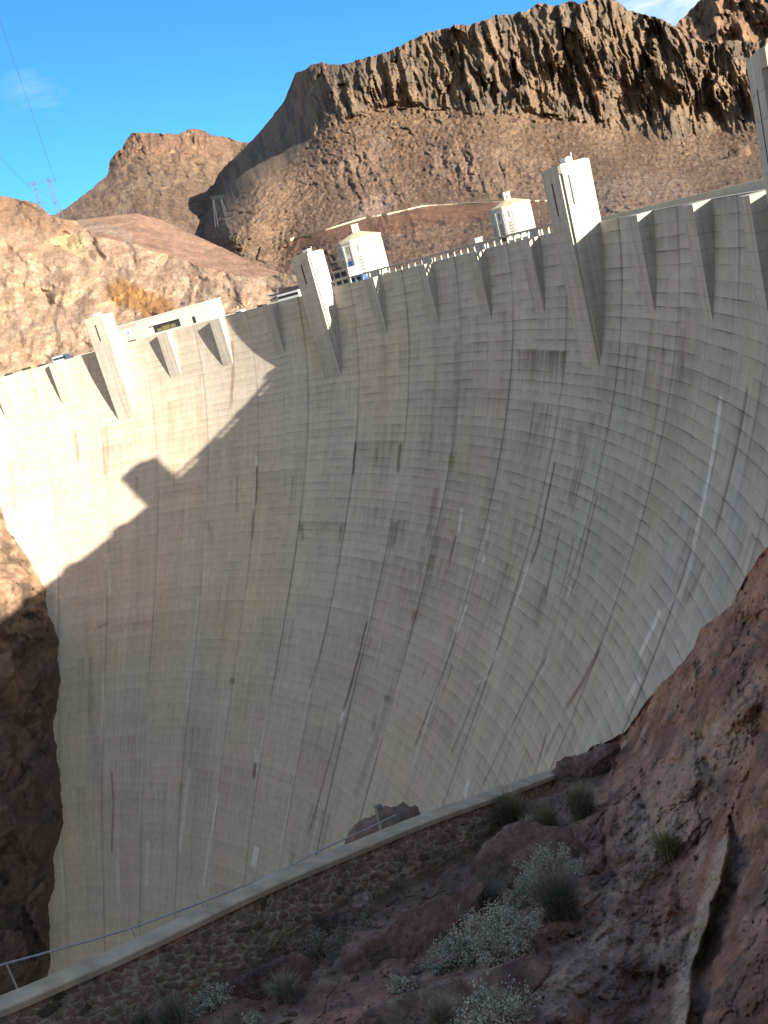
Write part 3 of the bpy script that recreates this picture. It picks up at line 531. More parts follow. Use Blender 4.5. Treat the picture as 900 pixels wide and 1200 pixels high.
# --- tan abutment rock behind the left end of the crest
sky_a = poly([(-420, 190), (-200, 215), (-60, 232), (0, 229), (30, 235), (43, 238), (56, 250), (70, 256), (85, 258), (100, 266), (110, 276), (130, 281), (147, 284), (160, 286), (173, 293), (205, 300), (227, 309), (240, 314), (253, 316), (275, 322), (300, 326), (330, 320), (352, 322)])
da = rbf([(-420, 190, 640), (-200, 215, 620), (0, 229, 600), (43, 238, 590), (85, 258, 560), (147, 284, 520), (227, 309, 470), (300, 326, 420), (352, 322, 400), (-420, 560, 262), (-200, 505, 285), (-60, 470, 318), (0, 452, 330), (80, 430, 341), (145, 410, 349), (260, 378, 356), (352, 352, 360), (-200, 380, 360), (0, 350, 420), (100, 350, 420), (200, 345, 410), (280, 345, 392)])
def rel_a(px, py, D, P):
    f1, e1, _ = facet(np.stack([px/34+.4*fbm(px/20, py/20, 1.), py/30, px*0], -1), 1., 2); f2, e2, _ = facet(np.stack([px/13, py/11+.3*fbm(px/9, py/9, 3.), px*0], -1), 1., 5); f3 = facet(np.stack([px/5, py/4.5, px*0], -1), 1., 8)[0]
    s = D/400; blk = sstep(3, 1, segdist(px, py, [(0, 0), (1, 1)])); flat = inpoly(px, py, [(55, 280), (97, 272), (104, 300), (96, 303)])
    f1 = blocks(np.stack([px/40+.3*fbm(px/30, py/30, 1.), py/32, px*0+.5], -1), 1., 2, .6, 1.9); f2 = blocks(np.stack([px/15, py/12+.2*fbm(px/9, py/9, 3.), px*0+.5], -1), 1., 5, .6, 1.6)
    cr = sum(sstep(6, 0, segdist(px, py, L_)+3*fbm(px/12, py/12, 2.)) for L_ in ([(98, 266), (118, 300), (110, 335)], [(214, 300), (236, 330), (226, 362)], [(38, 325), (72, 345), (58, 385)], [(262, 318), (276, 345)], [(150, 286), (160, 315), (190, 330)], [(5, 290), (30, 310), (24, 345)]))
    return s*(15*f1+2.4*f2+.3*f3-3.5*cr+6*fbm(px/34, py/26, 4., 3)+.7*fbm(px/3, py/3, 2., 3))
def col_a(px, py, D, P, dz):
    n = fbm(px/22, py/18, 3.); c = mix(A3([0.312, 0.217, 0.152])*np.ones(px.shape+(3,)), A3([0.251, 0.163, 0.110]), sstep(-.2, .5, n)); _, e1, r1 = facet(np.stack([px/13, py/11+.3*fbm(px/9, py/9, 3.), px*0], -1), 1., 5)
    c *= (.91+.18*r1)[..., None]; c = mix(c, A3([0.350, 0.274, 0.205]), sstep(.15, .6, fbm(px/16, py/14, 9.))*.7)
    c = mix(c, A3([0.274, 0.129, 0.038]), sstep(20, 8, segdist(px, py, [(140, 342), (158, 348), (176, 358), (190, 362)])+5*fbm(px/7, py/7, 4.))*.85); c = mix(c, A3([0.091, 0.053, 0.034]), sstep(.25, .5, fbm(px/5, py/9, 14.))*sstep(34, 10, segdist(px, py, [(180, 350), (205, 360), (240, 335), (262, 330)]))*.8)
    c = mix(c, A3([0.426, 0.334, 0.190]), inpoly(px, py, [(55, 280), (97, 272), (104, 300), (96, 303), (84, 296), (60, 286)])*.9); c = mix(c, A3([0.106, 0.065, 0.042]), sstep(.05, .01, e1)*.12)
    c = mix(c, A3([0.167, 0.095, 0.057]), sstep(60, 12, py-sky_a(px)+12*n)*sstep(130, 40, px)*.75); return mix(c, A3([0.099, 0.076, 0.046]), sstep(.45, .65, fbm(px/3, py/3, 27., 3))*.6)
sheet('abutment', np.concatenate([np.linspace(-420, -40, 110), np.linspace(-38, 352, 400)]), lambda x: sky_a(x)+1.8*fbm(x/7, 0, 4., 4), lambda x: crest_y(x)+14, 190, da, rel_a, col_a, M_NEAR, (120, 15, 4))
# --- canyon wall under the left end of the dam
edge = A3([(430, -120), (500, -70), (560, -25), (597, 0), (622, 10), (655, 32), (690, 51), (720, 56), (752, 67), (772, 66), (797, 71), (855, 62), (880, 65), (907, 68), (963, 73), (1000, 63), (1040, 63), (1060, 55), (1133, 57), (1200, 50), (1300, 40)], float)
ny, nx = 360, 240; py = np.linspace(430, 1290, ny); ex = np.interp(py, edge[:, 0], edge[:, 1])+2.2*fbm(py/14, 0, 2., 4); Tx = np.linspace(0, 1, nx)**1.25
_, _, ed = onface(np.interp(py, edge[:, 0], edge[:, 1]), py); ed = np.interp(py, py[np.isfinite(ed)], ed[np.isfinite(ed)])
PX = ex[:, None]+10-Tx[None]*440; PY = np.repeat(py[:, None], nx, 1); off = np.maximum(ex[:, None]-PX, -12)
D0 = ed[:, None]-.30*np.abs(off)**1.0*np.sign(off)+.00025*off**2; D0 = np.maximum(D0, 120); P0 = at(PX, PY, D0)
f1, e1, _ = facet(P0*A3([1, 1, .8]), 17, 3); f2, e2, r2 = facet(P0, 6.5, 7); f3, _, _ = facet(P0, 2.4, 11)
near = sstep(-2, 14, off); dz = (5.5*f1+2.2*f2+.7*f3+3.*ridged(P0[..., 0]/22, P0[..., 1]/22, P0[..., 2]/16, 3))*(.15+.85*near); X = at(PX, PY, D0-dz)
n = fbm(P0[..., 0]/14, P0[..., 1]/14, P0[..., 2]/14); c = mix(A3([.30, .19, .12])*np.ones(n.shape+(3,)), A3([.15, .10, .075]), sstep(-.3, .5, n)); c *= (.7+.6*r2)[..., None]
c = mix(c, A3([.102, .076, .064]), sstep(660, 800, PY+30*n)*.85); c = mix(c, A3([.05, .036, .03]), sstep(.1, .5, fbm(P0[..., 0]/7, P0[..., 1]/7, P0[..., 2]/4, 4))*.7); c = mix(c, A3([.40, .30, .2]), sstep(700, 640, PY)*sstep(0, .5, fbm(PX/12, PY/12, 5.))*.6)  # lower part painted darker where the wall lies in shade
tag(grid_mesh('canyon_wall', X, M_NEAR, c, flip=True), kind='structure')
# --- reddish slope below the camera on the right
top_r = poly([(-260, 1420), (-100, 1300), (100, 1215), (200, 1160), (300, 1102), (420, 1050), (520, 1006), (600, 952), (640, 916), (667, 897), (693, 876), (717, 866), (733, 857), (763, 813), (790, 787), (813, 760), (820, 737), (837, 725), (857, 710), (863, 697), (877, 670), (900, 640), (930, 590), (980, 500), (1060, 380), (1140, 290)])
dr = rbf([(-260, 1420, 13), (-100, 1300, 15.0), (100, 1215, 17.6), (200, 1160, 19.2), (300, 1102, 21), (420, 1050, 23.2), (520, 1006, 25.2), (600, 952, 27.4), (655, 905, 29.2), (720, 866, 30), (763, 813, 27.5), (813, 755, 25.5), (857, 710, 23.6), (900, 640, 21.6), (980, 500, 19), (1140, 290, 17),
          (-100, 1450, 10.5), (150, 1330, 13.5), (300, 1230, 15), (450, 1200, 14), (560, 1150, 14.5), (620, 1060, 18.5), (700, 960, 23.5), (700, 1080, 17), (740, 1180, 13.4), (800, 1000, 18.2), (800, 880, 21.8), (860, 1190, 10.8), (900, 1150, 10.8), (900, 1000, 13.6), (900, 850, 17.2), (1000, 800, 15.5), (1000, 1100, 9.5), (1140, 600, 14), (1140, 1000, 8.5), (450, 1330, 8.5), (700, 1330, 8), (950, 1330, 6.6), (1140, 1330, 5.6), (100, 1500, 7.5)])
crack1 = [(905, 955), (885, 1010), (868, 1060), (850, 1105), (838, 1150), (822, 1190), (812, 1230)]
ledge = [(852, 985), (838, 1030), (822, 1080), (805, 1130), (798, 1180), (792, 1230)]
cracks = [[(748, 935), (762, 958), (772, 990)], [(735, 1048), (742, 1090), (733, 1130), (738, 1180)], [(765, 1060), (775, 1120), (782, 1190)], [(690, 1105), (705, 1080), (722, 1060)], [(720, 900), (712, 960), (708, 1010)], [(840, 960), (800, 1010), (775, 1040)], [(880, 905), (860, 950), (848, 985)], [(655, 1150), (680, 1170), (708, 1150), (715, 1110)], [(610, 1140), (640, 1110), (680, 1095)]]
def rel_r(px, py, D, P):
    s = np.clip(D/18, .4, 1.6); fr = sstep(-2, 7, py-top_r(px))
    a1, b1 = px*.62-py*.78, px*.78+py*.62; wx, wy = fbm(px/50, py/50, 1.), fbm(px/50, py/50, 9.)
    f1 = blocks(np.stack([a1/170+.2*wx, b1/105+.2*wy, px*0+.5], -1), 1., 2); f2 = blocks(np.stack([a1/62+.12*wx, b1/40+.12*wy, px*0+.5], -1), 1., 6); f3 = blocks(np.stack([px/19+.4*wy, py/16, px*0+.5], -1), 1., 9); e2 = facet(np.stack([a1/75+.2*wx, b1/40+.2*wy, px*0], -1), 1., 16)[1]
    d = s*(1.9*f1+.85*f2+.11*f3-.10*sstep(.035, 0, e2)*(fbm(px/60, py/60, 5.) > 0)+.25*fbm(a1/110, b1/70, 4., 5, .55)+.08*ridged(px/17+.3*wx, py/15+.3*wy, 3., 4)+.02*blocks(np.stack([px/8, py/6.5, px*0+.5], -1), 1., 25)+.045*fbm(px/3.2, py/3.2, 7., 3))
    upper = sstep(60, 120, px-700+(1000-py)*.15); d *= 1-.15*upper
    wob = 3*fbm(px/12, py/12, 2., 3)
    for L in cracks: d -= .16*s*sstep(5, 0, segdist(px, py, L)+wob)
    lx = np.interp(py, [p[1] for p in ledge], [p[0] for p in ledge])+2.5*fbm(py/60, px/60, 3., 3, .5); sx = px-lx+7*blocks(np.stack([px/24, py/30, px*0+.5], -1), 1., 33)+2; lw = np.interp(py, [960, 1000, 1190], [3, 6, 12]); rw = np.interp(py, [930, 985, 1190], [16, 38, 17])*(1+.4*fbm(py/40, px/50, 5., 3, .5)); on = sstep(940, 1000, py)
    d += on*(.16*sstep(-lw-16, -lw, sx)*sstep(lw+3, lw-2, sx)-.85*sstep(lw-2, lw+4, sx)*sstep(lw+rw+10, lw+rw-4, sx)+.45*sstep(lw+rw-4, lw+rw+10, sx)*sstep(lw+rw+90, lw+rw+20, sx))
    for Lp, hgt, wid in (([(716, 872), (708, 930), (706, 985), (716, 1020), (728, 1042), (704, 1082), (668, 1125), (622, 1162), (590, 1190)], .75, 80), ([(872, 812), (840, 848), (806, 895), (780, 950), (770, 985)], .40, 60), ([(846, 735), (826, 790), (818, 835)], .35, 50), ([(792, 1008), (776, 1060), (770, 1120), (758, 1185)], .40, 45)):
        side = px-np.interp(py, [q_[1] for q_ in Lp], [q_[0] for q_ in Lp])+5*blocks(np.stack([px/20, py/20, px*0+.5], -1), 1., 41)+3*fbm(px/25, py/25, 6.)
        d += hgt*sstep(-1, 5, side)*np.exp(-np.maximum(side, 0)/wid)*sstep(Lp[0][1]-10, Lp[0][1]+20, py)*sstep(Lp[-1][1]+25, Lp[-1][1]-10, py)
    pits = np.clip(perlin(px/5.5, py/5.5, 4.)-.42, 0, 1); d -= .32*pits*s*upper
    return d*fr+.12*(1-fr)*f2
def col_r(px, py, D, P, dz):
    n, n2 = fbm(P[..., 0]/2.2, P[..., 1]/2.2, P[..., 2]/2.2), fbm(P[..., 0]/.5, P[..., 1]/.5, P[..., 2]/.5, 4)
    c = mix(A3([0.320, 0.163, 0.110])*np.ones(n.shape+(3,)), A3([0.210, 0.104, 0.074]), sstep(-.3, .5, n)); c = mix(c, A3([0.385, 0.240, 0.168]), sstep(.05, .6, fbm(P[..., 0]/1.1, P[..., 1]/1.1, P[..., 2]/1.1+9))*.75)
    c *= (1+.22*n2)[..., None]; c = mix(c, A3([0.117, 0.081, 0.067]), sstep(.25, .6, fbm(P[..., 0]/.8, P[..., 1]/.8, P[..., 2]/.8+4, 4))*.6)
    c = mix(c, A3([0.489, 0.342, 0.247]), sstep(13, 5, segdist(px, py, [(a+1, b) for a, b in ledge])+3*fbm(px/8, py/8, 3.))*sstep(955, 990, py)*.85)
    c = mix(c, A3([0.430, 0.299, 0.225]), sstep(40, 14, segdist(px, py, [(655, 1165), (690, 1130), (715, 1090)])+12*n2)*.7); c = mix(c, A3([0.419, 0.299, 0.225]), sstep(45, 15, segdist(px, py, [(760, 980), (800, 920), (850, 870)])+14*n2)*.55)
    soil = sstep(60, 20, py-top_r(px)+18*n)*sstep(640, 560, px); c = mix(c, A3([0.197, 0.138, 0.095])*(1+.3*n2[..., None]), soil*.7)
    return mix(c, A3([0.058, 0.049, 0.045]), np.clip(perlin(px/5.5, py/5.5, 4.)-.40, 0, .3)*2.5)
xs = np.concatenate([np.linspace(-260, -20, 70), np.linspace(-18, 930, 720), np.linspace(934, 1140, 70)])
sheet('rock_slope', xs, lambda x: top_r(x)+2.8*fbm(x/13, 0, 6., 4)*sstep(640, 680, x), lambda x: x*0+1420, 430, dr, rel_r, col_r, M_FORE, (7, 26, 6))
# --- the hillside behind and to the right of the camera, which keeps the morning sun off the slope
gx, gy = np.meshgrid(np.linspace(180, 620, 90), np.linspace(-420, 260, 110))
dist = gx-196-.25*np.maximum(0, 40-gy)*0
hz = np.clip(dist*1.15, -30, 55+.12*np.maximum(dist-60, 0))*sstep(150, 98, gy-.10*(gx-196))-14*sstep(98, 150, gy-.10*(gx-196))+sstep(-6, 12, dist)*(5*ridged(gx/40, gy/40, 2., 4)+2*fbm(gx/9, gy/9, 1.))-2.5
tag(grid_mesh('hillside', np.stack([gx, gy, hz], -1), M_NEAR, mix(A3([.22, .15, .12])*np.ones(gx.shape+(3,)), A3([.13, .085, .065]), sstep(-.3, .4, fbm(gx/20, gy/20, 4.))), flip=True), kind='structure')
# --- lake, canyon floor, surrounding ground
def flat(name, x0, x1, y0, y1, z, mat, n=2):
    mb = MB(); mb.add([(x0, y0, z), (x1, y0, z), (x1, y1, z), (x0, y1, z)], [(0, 1, 2, 3)]); return tag(mb.build(name, mat), kind='structure')
wat, t, b = newmat('lake_water', .08); b.inputs['Base Color'].default_value = (.02, .05, .06, 1); tcw = N(t, 'ShaderNodeTexCoord'); bump(t, b, noise_val(t, tcw.outputs['Object'], .6, 4), .2, .1)
mb = MB(); k = np.linspace(-10.3, 9.7, 40); pts = [tuple(cyl(v, R+19.0, 0.)[:2]) for v in k]; far = [(900, 60), (1200, 900), (400, 1500), (-700, 1300), (-900, 500), (-420, 120)]
mb.add([(x, y, -24) for x, y in pts+far], [tuple(range(len(pts)+len(far)))]); tag(mb.build('lake', wat), kind='structure')
flat('river', -170, 170, -700, 60, -206, wat); flat('ground', -9000, 9000, -9000, 9000, -230, plain('desert_ground', (.2, .13, .09), 1, .01))
# ================================================================== ON AND BEHIND THE CREST
LIME = plain('pale_render', (.49, .485, .455), .85, .6, .08, streak=True)  # one even pale wall colour for intake towers and kiosk
ROOFM = plain('tan_roof', (.42, .36, .26), .85, .8, .12); WING = plain('window_grey', (.20, .20, .19), .4, 2); DARK = plain('dark_opening', (.035, .035, .04), .6); BLUE = plain('blue_cloth', (.03, .08, .30), .7)
LOUV = plain('louvre_grey', (.36, .35, .32), .6)
def intake(px, py, D, dia, label, banner):
    ctr = at(px, py, D); zr = ctr[2]; root = thing('intake_tower', (ctr[0], ctr[1], -60), label, 'intake tower', 'intake towers in the lake')
    v = CAM[:2]-ctr[:2]; a0 = math.atan2(v[1], v[0])-math.radians(6); r = dia/2
    def part(mb, nm, m): return local(mb.build(nm, m), root)
    ring = lambda rr, n=12, ph=.5: [(ctr[0]+rr*math.cos(a0+2*math.pi*(k+ph)/n), ctr[1]+rr*math.sin(a0+2*math.pi*(k+ph)/n)) for k in range(n)]
    mb = MB(); mb.prism(ring(r), -60, zr-.9); part(mb, 'tower_body', LIME)
    mb = MB(); mb.prism(ring(r+.28), zr-.897, zr); part(mb, 'cornice', PALE)
    mb = MB(); mb.prism(ring(r+.28), zr+.003, zr+2.3, None, ring(1.7)); part(mb, 'roof', ROOFM)
    fw = 2*r*math.tan(math.pi/12); ap = r*math.cos(math.pi/12)
    def face(k):
        t = a0+2*math.pi*k/12; n = np.array([math.cos(t), math.sin(t)]); s = np.array([-n[1], n[0]])
        return lambda w: (ctr[0]+n[0]*(ap+w[1])+s[0]*w[0], ctr[1]+n[1]*(ap+w[1])+s[1]*w[0], w[2])
    for k in range(12):
        T = face(k)
        mb = MB(); mb.box(-.42, .42, -.1, .03, zr-4.6, zr-2.0, T); part(mb, 'window', WING)
        mb = MB(); mb.box(-.85, .85, -.1, .03, zr-12.5, zr-6.3, T); win = part(mb, 'window', WING)
        mb = MB()
        for j in range(5): mb.box(-.83, .83, .031, .09, zr-7.4-1.15*j, zr-6.85-1.15*j, T)
        o = mb.build('louvre', LOUV); o.parent = win; o.matrix_parent_inverse = win.matrix_world.inverted() @ Matrix.Translation(-root.location) if False else Matrix.Translation(-root.location)
        o.matrix_parent_inverse = Matrix.Identity(4)
        mb = MB()
        for sx in (-1, 1): mb.box(sx*(fw/2-.55)-.28, sx*(fw/2-.55)+.28, -.1, .16, -60, zr-1.6, T)
        part(mb, 'pier', LIME)
    T = face(0); lw = 1.15
    mb = MB(); mb.box(-lw, lw, -ap-lw, -ap+lw, zr+1.6, zr+5.0, T); lan = part(mb, 'lantern', LIME)
    mb = MB(); mb.box(-.45, .45, -ap+lw-.1, -ap+lw+.03, zr+2.7, zr+4.2, T); part(mb, 'lantern_opening', WING)
    mb = MB(); mb.box(-lw-.15, lw+.15, -ap-lw-.15, -ap+lw+.15, zr+5.003, zr+5.25, T); part(mb, 'lantern_cap', PALE)
    if banner:
        T = face(-1); mb = MB(); mb.box(-.9, .9, .17, .22, zr-9.6, zr-7.1, T); part(mb, 'banner', BLUE)
    T = face(-1); mb = MB(); mb.box(-1.1, 1.1, .1, .19, zr-13.4, zr-11.2, T); part(mb, 'door', DARK)
    return root
intake(419.5, 279.5, 346, 17.0, 'round pale intake tower with a blue banner, just right of a crest tower', True)
intake(596.5, 240.5, 372, 16.6, 'round pale intake tower without a banner, left of the tallest crest tower', False)

# the slim railing between the two middle towers
rail = thing('crest_railing', cyl(0, R, 0), 'long slim railing on short posts along the middle of the dam crest', 'railing')
RAILM = plain('weathered_rail', (.34, .34, .30), .8)
mb = MB()
for k in np.arange(-2.32, 2.31, .04):
    a0, a1 = k*U, (k+.04)*U; V = [(r_*math.sin(a_), r_*math.cos(a_), z_) for a_ in (a0, a1) for r_, z_ in ((R-.05, 1.22), (R+.55, 1.22), (R+.55, 1.6), (R-.05, 1.6))]
    mb.add(V, [(0, 1, 5, 4), (1, 2, 6, 5), (2, 3, 7, 6), (3, 0, 4, 7)])
local(mb.build('top_beam', RAILM), rail)
for k in np.arange(-2.25, 2.3, .125):
    T, n, tt = frame(k); mb = MB(); mb.box(-.18, .18, R+.06, R+.40, -.01, 1.225, T); local(mb.build('post', RAILM), rail)
for k in (-1.5, -.5, .5, 1.5):
    T, n, tt = frame(k); mb = MB(); mb.box(-1.75, 1.75, R+.10, R+.36, -.012, 1.224, T); local(mb.build('panel', GREYM), rail)

# the long white building at the left
A_, B_ = cyl(-6.86, R+13.0, -1.1), cyl(-5.16, R+13.0, -1.1); ax = (B_-A_); Lb = np.linalg.norm(ax); ax /= Lb; ay = np.array([-ax[1], ax[0], 0]); HB = 6.9
Tb = lambda v: A_+ax*v[0]+ay*v[1]+np.array([0, 0, v[2]])
bl = thing('exhibit_building', Tb((Lb/2, 4, 0)), 'long low white building with a round emblem, behind the sunlit crest', 'building')
WHITE = plain('white_render', (.52, .515, .48), .85, .5, .06, streak=True)
mb = MB(); mb.box(0, Lb, 0, 9, 0, HB-.5, Tb); local(mb.build('wall', WHITE), bl)
mb = MB(); mb.box(-.15, Lb+.15, -.15, 9.15, HB-.497, HB, Tb); local(mb.build('roof', WHITE), bl)
mb = MB(); mb.box(.44*Lb, .71*Lb, -.02, .5, 1.6, 3.9, Tb); op = local(mb.build('wide_opening', DARK), bl)
mb = MB()
for x0_, x1_, z1_ in ((.47, .52, 2.7), (.525, .60, 3.1), (.61, .66, 2.9)): mb.box(x0_*Lb, x1_*Lb, -.06, -.022, 1.75, z1_, Tb)
local(mb.build('display_panel', plain('yellow_board', (.17, .15, .07), .7)), bl)
mb = MB(); mb.box(.42*Lb, .73*Lb, -.5, -.003, 3.95, 4.2, Tb); local(mb.build('canopy_slab', WHITE), bl)
mb = MB(); mb.box(.835*Lb, .865*Lb, -.03, .3, 1.3, 3.4, Tb); local(mb.build('door', DARK), bl)
mb = MB(); mb.box(.15*Lb, .23*Lb, -.03, .2, .5, 1.3, Tb); local(mb.build('low_vent', DARK), bl)
def disc(cx, cz, r0, y, name, mat, r1=0.0, n=28):
    mb = MB(); a = np.linspace(0, 2*math.pi, n, endpoint=False)
    V = [Tb((cx+r0*math.cos(t), y, cz+r0*math.sin(t))) for t in a]; W_ = [Tb((cx+r0*math.cos(t), y+.04, cz+r0*math.sin(t))) for t in a]
    mb.add(V+W_, [tuple(range(n))[::-1], tuple(range(n, 2*n))]+[(i, (i+1) % n, (i+1) % n+n, i+n) for i in range(n)]); return mb.build(name, mat)
ex, ez = .175*Lb, 4.0
e1 = local(disc(ex, ez, 1.35, -.06, 'emblem', plain('emblem_white', (.8, .8, .8), .6)), bl)
for r0, y, mt in ((1.22, -.075, plain('emblem_rose', (.62, .42, .42), .6)), (1.08, -.09, plain('emblem_pale', (.72, .76, .84), .6))): local(disc(ex, ez, r0, y, 'emblem_ring', mt), bl)
mb = MB()
for sx in (-1, 1): mb.prism([(ex+sx*.1, ez-.5), (ex+sx*.62, ez-.45), (ex+sx*.55, ez+.4), (ex+sx*.15, ez+.25)], 0, .03, lambda v: Tb((v[0], -.10-v[2], v[1])))
mb.prism([(ex-.4, ez+.45), (ex+.4, ez+.45), (ex+.25, ez+.72), (ex-.25, ez+.72)], 0, .03, lambda v: Tb((v[0], -.10-v[2], v[1])))
local(mb.build('emblem_figure', plain('emblem_blue', (.10, .2, .55), .6)), bl)
tcu = bpy.data.curves.new('lettering', 'FONT'); tcu.body = 'HOOVER DAM'; tcu.size = 1.05; tcu.extrude = .02; tcu.align_x = 'CENTER'
to = bpy.data.objects.new('tmp', tcu); COL.objects.link(to); dg = bpy.context.evaluated_depsgraph_get(); tme = bpy.data.meshes.new_from_object(to.evaluated_get(dg)); bpy.data.objects.remove(to)
tme.materials.clear(); lt = link('lettering', tme, plain('faded_red_letters', (.50, .30, .26), .7)); p0 = Tb((.19*Lb, -.04, 5.45))
lt.parent = bl; Mx = Matrix.Identity(4)
for i in range(3): Mx[i][0] = ax[i]; Mx[i][1] = (0, 0, 1)[i]; Mx[i][2] = -ay[i]; Mx[i][3] = p0[i]-bl.location[i]
lt.matrix_parent_inverse = Matrix.Identity(4); lt.matrix_local = Mx

# small glazed kiosk and utility cabinet on the crest road
T, n, tt = frame(-2.62)
ks = thing('glazed_kiosk', T((0, R+12, -1.1)), 'small pale kiosk with dark panes between a crest tower and an intake tower', 'kiosk')
mb = MB(); mb.box(-2.9, 3.2, R+10, R+15, -1.1, 3.5, T); local(mb.build('wall', LIME), ks); mb = MB(); mb.box(-3.2, 3.5, R+9.7, R+15.3, 3.503, 3.9, T); local(mb.build('roof', PALE), ks)
for i in range(2):
    for j in range(2):
        mb = MB(); mb.box(-2.6+2.8*i, -.3+2.8*i, R+9.97, R+10.2, .1+1.8*j, 1.4+1.8*j, T); local(mb.build('window', DARK), ks)
T, n, tt = frame(-.1)
ub = thing('utility_cabinet', T((0, R+8, -1.2)), 'small pale cabinet poking above the crest railing between the intake towers', 'cabinet')
mb = MB(); mb.box(-1.3, 1.3, R+7, R+9, -1.2, 2.3, T); local(mb.build('cabinet_body', PALE, None, bevel=.04), ub); mb = MB(); mb.box(-1.45, 1.45, R+6.85, R+9.15, 2.303, 2.5, T); local(mb.build('lid', GREYM), ub)

# vehicles
GLASS = plain('vehicle_glass', (.03, .04, .05), .1); TYRE = plain('tyre_rubber', (.02, .02, .02), .9); RIM = plain('wheel_rim', (.4, .4, .42), .4, metal=.6)
def vehicle(name, k, rad, ln, wd, ht, body, label, cat, profile, grp=None):
    th = k*U; root = thing(name, cyl(k, R+rad, -1.32), label, cat, grp, rz=-th)
    def P(mb, nm, m, par=None, bev=0):
        o = mb.build(nm, m, None, bevel=bev); o.parent = par or root; return o
    mb = MB(); mb.prism([(x*ln, z*ht) for x, z in profile], -wd/2, wd/2, lambda v: (v[0], v[2], v[1])); P(mb, 'body', body, None, .05)
    wz = [(x, z) for x, z in profile if z > .6]; x0, x1 = min(x for x, z in wz)*ln+.25, max(x for x, z in wz)*ln-.25
    for s in (-1, 1):
        mb = MB(); mb.box(x0, x1, s*(wd/2+.006)-.02, s*(wd/2+.006)+.02, ht*.60, ht*.84); P(mb, 'side_window', GLASS)
    for sx in (-.31, .31):
        for s in (-1, 1):
            mb = MB(); mb.bar((sx*ln, s*(wd/2-.2), .34), (sx*ln, s*(wd/2+.02), .34), .68, 14); w = P(mb, 'wheel', TYRE)
            mb = MB(); mb.bar((sx*ln, s*(wd/2+.021), .34), (sx*ln, s*(wd/2+.04), .34), .38, 10); P(mb, 'rim', RIM, w)
    return root
CARP = [(-.5, .22), (.5, .22), (.5, .48), (.47, .55), (.24, .60), (.12, .97), (-.28, 1.0), (-.42, .62), (-.5, .58)]
BUSP = [(-.5, .14), (.5, .14), (.5, .6), (.485, .95), (.46, 1.0), (-.48, 1.0), (-.5, .95)]
VANP = [(-.5, .15), (.5, .15), (.5, .45), (.36, .58), (.28, .96), (.24, 1.0), (-.49, 1.0), (-.5, .95)]
WPA = plain('white_paint', (.72, .73, .74), .35, 2, .03); DPA = plain('dark_paint', (.05, .055, .065), .3, 2, .03); BPA = plain('blue_paint', (.05, .12, .42), .35, 2, .03); SPA = plain('pale_blue_paint', (.42, .52, .60), .4, 2, .03); OLP = plain('olive_paint', (.30, .25, .12), .6, 2, .05)
vehicle('coach', -3.5, 8.5, 9.0, 2.5, 3.1, WPA, 'white coach on the crest just left of the second tower', 'bus', BUSP)
vehicle('parked_car', -4.05, 9.0, 4.6, 1.85, 1.75, DPA, 'dark car on the crest left of the white coach, nearest to it', 'car', CARP, 'cars on the crest road')
vehicle('parked_car', -4.45, 9.2, 4.7, 1.85, 1.8, WPA, 'small white car on the crest at the right end of the long white building', 'car', CARP, 'cars on the crest road')
vehicle('delivery_van', -2.15, 7.0, 5.4, 2.0, 2.6, BPA, 'blue van on the crest in front of the left intake tower', 'van', VANP)
vehicle('box_truck', -7.62, 8.0, 6.5, 2.4, 3.0, SPA, 'pale blue truck on the crest left of the far left tower', 'truck', VANP)
vehicle('parked_van', -8.22, 8.5, 5.0, 2.0, 2.5, OLP, 'olive brown van on the crest, left of the pale blue truck', 'van', VANP)
vehicle('parked_car', -8.55, 8.2, 4.4, 1.8, 1.9, DPA, 'dark car on the crest, leftmost of all vehicles', 'car', CARP, 'cars on the crest road')
vehicle('parked_car', -7.92, 5.6, 4.4, 1.8, 1.9, DPA, 'dark car on the crest between the olive van and the pale blue truck', 'car', CARP, 'cars on the crest road')

# guard wall of the road across the scree
gw = MB(); rx = np.linspace(340, 692, 60); ry = road_y(rx)+1.5; rD = dm(rx, ry); rD = rD-rel_m(rx, ry, rD, None)-3; Q = at(rx, ry, rD)
for a_, b_ in zip(Q[:-1], Q[1:]):
    t_ = (b_-a_)[:2]; n_ = np.array([-t_[1], t_[0]])/np.linalg.norm(t_)*.6
    V = [(*(p[:2]+s*n_), p[2]+z) for z in (-5, .8) for p, s in ((a_, -1), (b_, -1), (b_, 1), (a_, 1))]; gw.add(V, [(0, 1, 5, 4), (2, 3, 7, 6), (4, 5, 6, 7)])
g = thing('guard_wall', Q[30], 'long pale guard wall of the road crossing the scree below the mesa', 'guard wall'); local(gw.build('masonry', plain('bleached_stone', (.42, .35, .26), .9, .3, .1)), g)
for rx_, D_ , pts in ((None, 800, [(268, 314), (290, 316), (312, 322)]),):
    pass

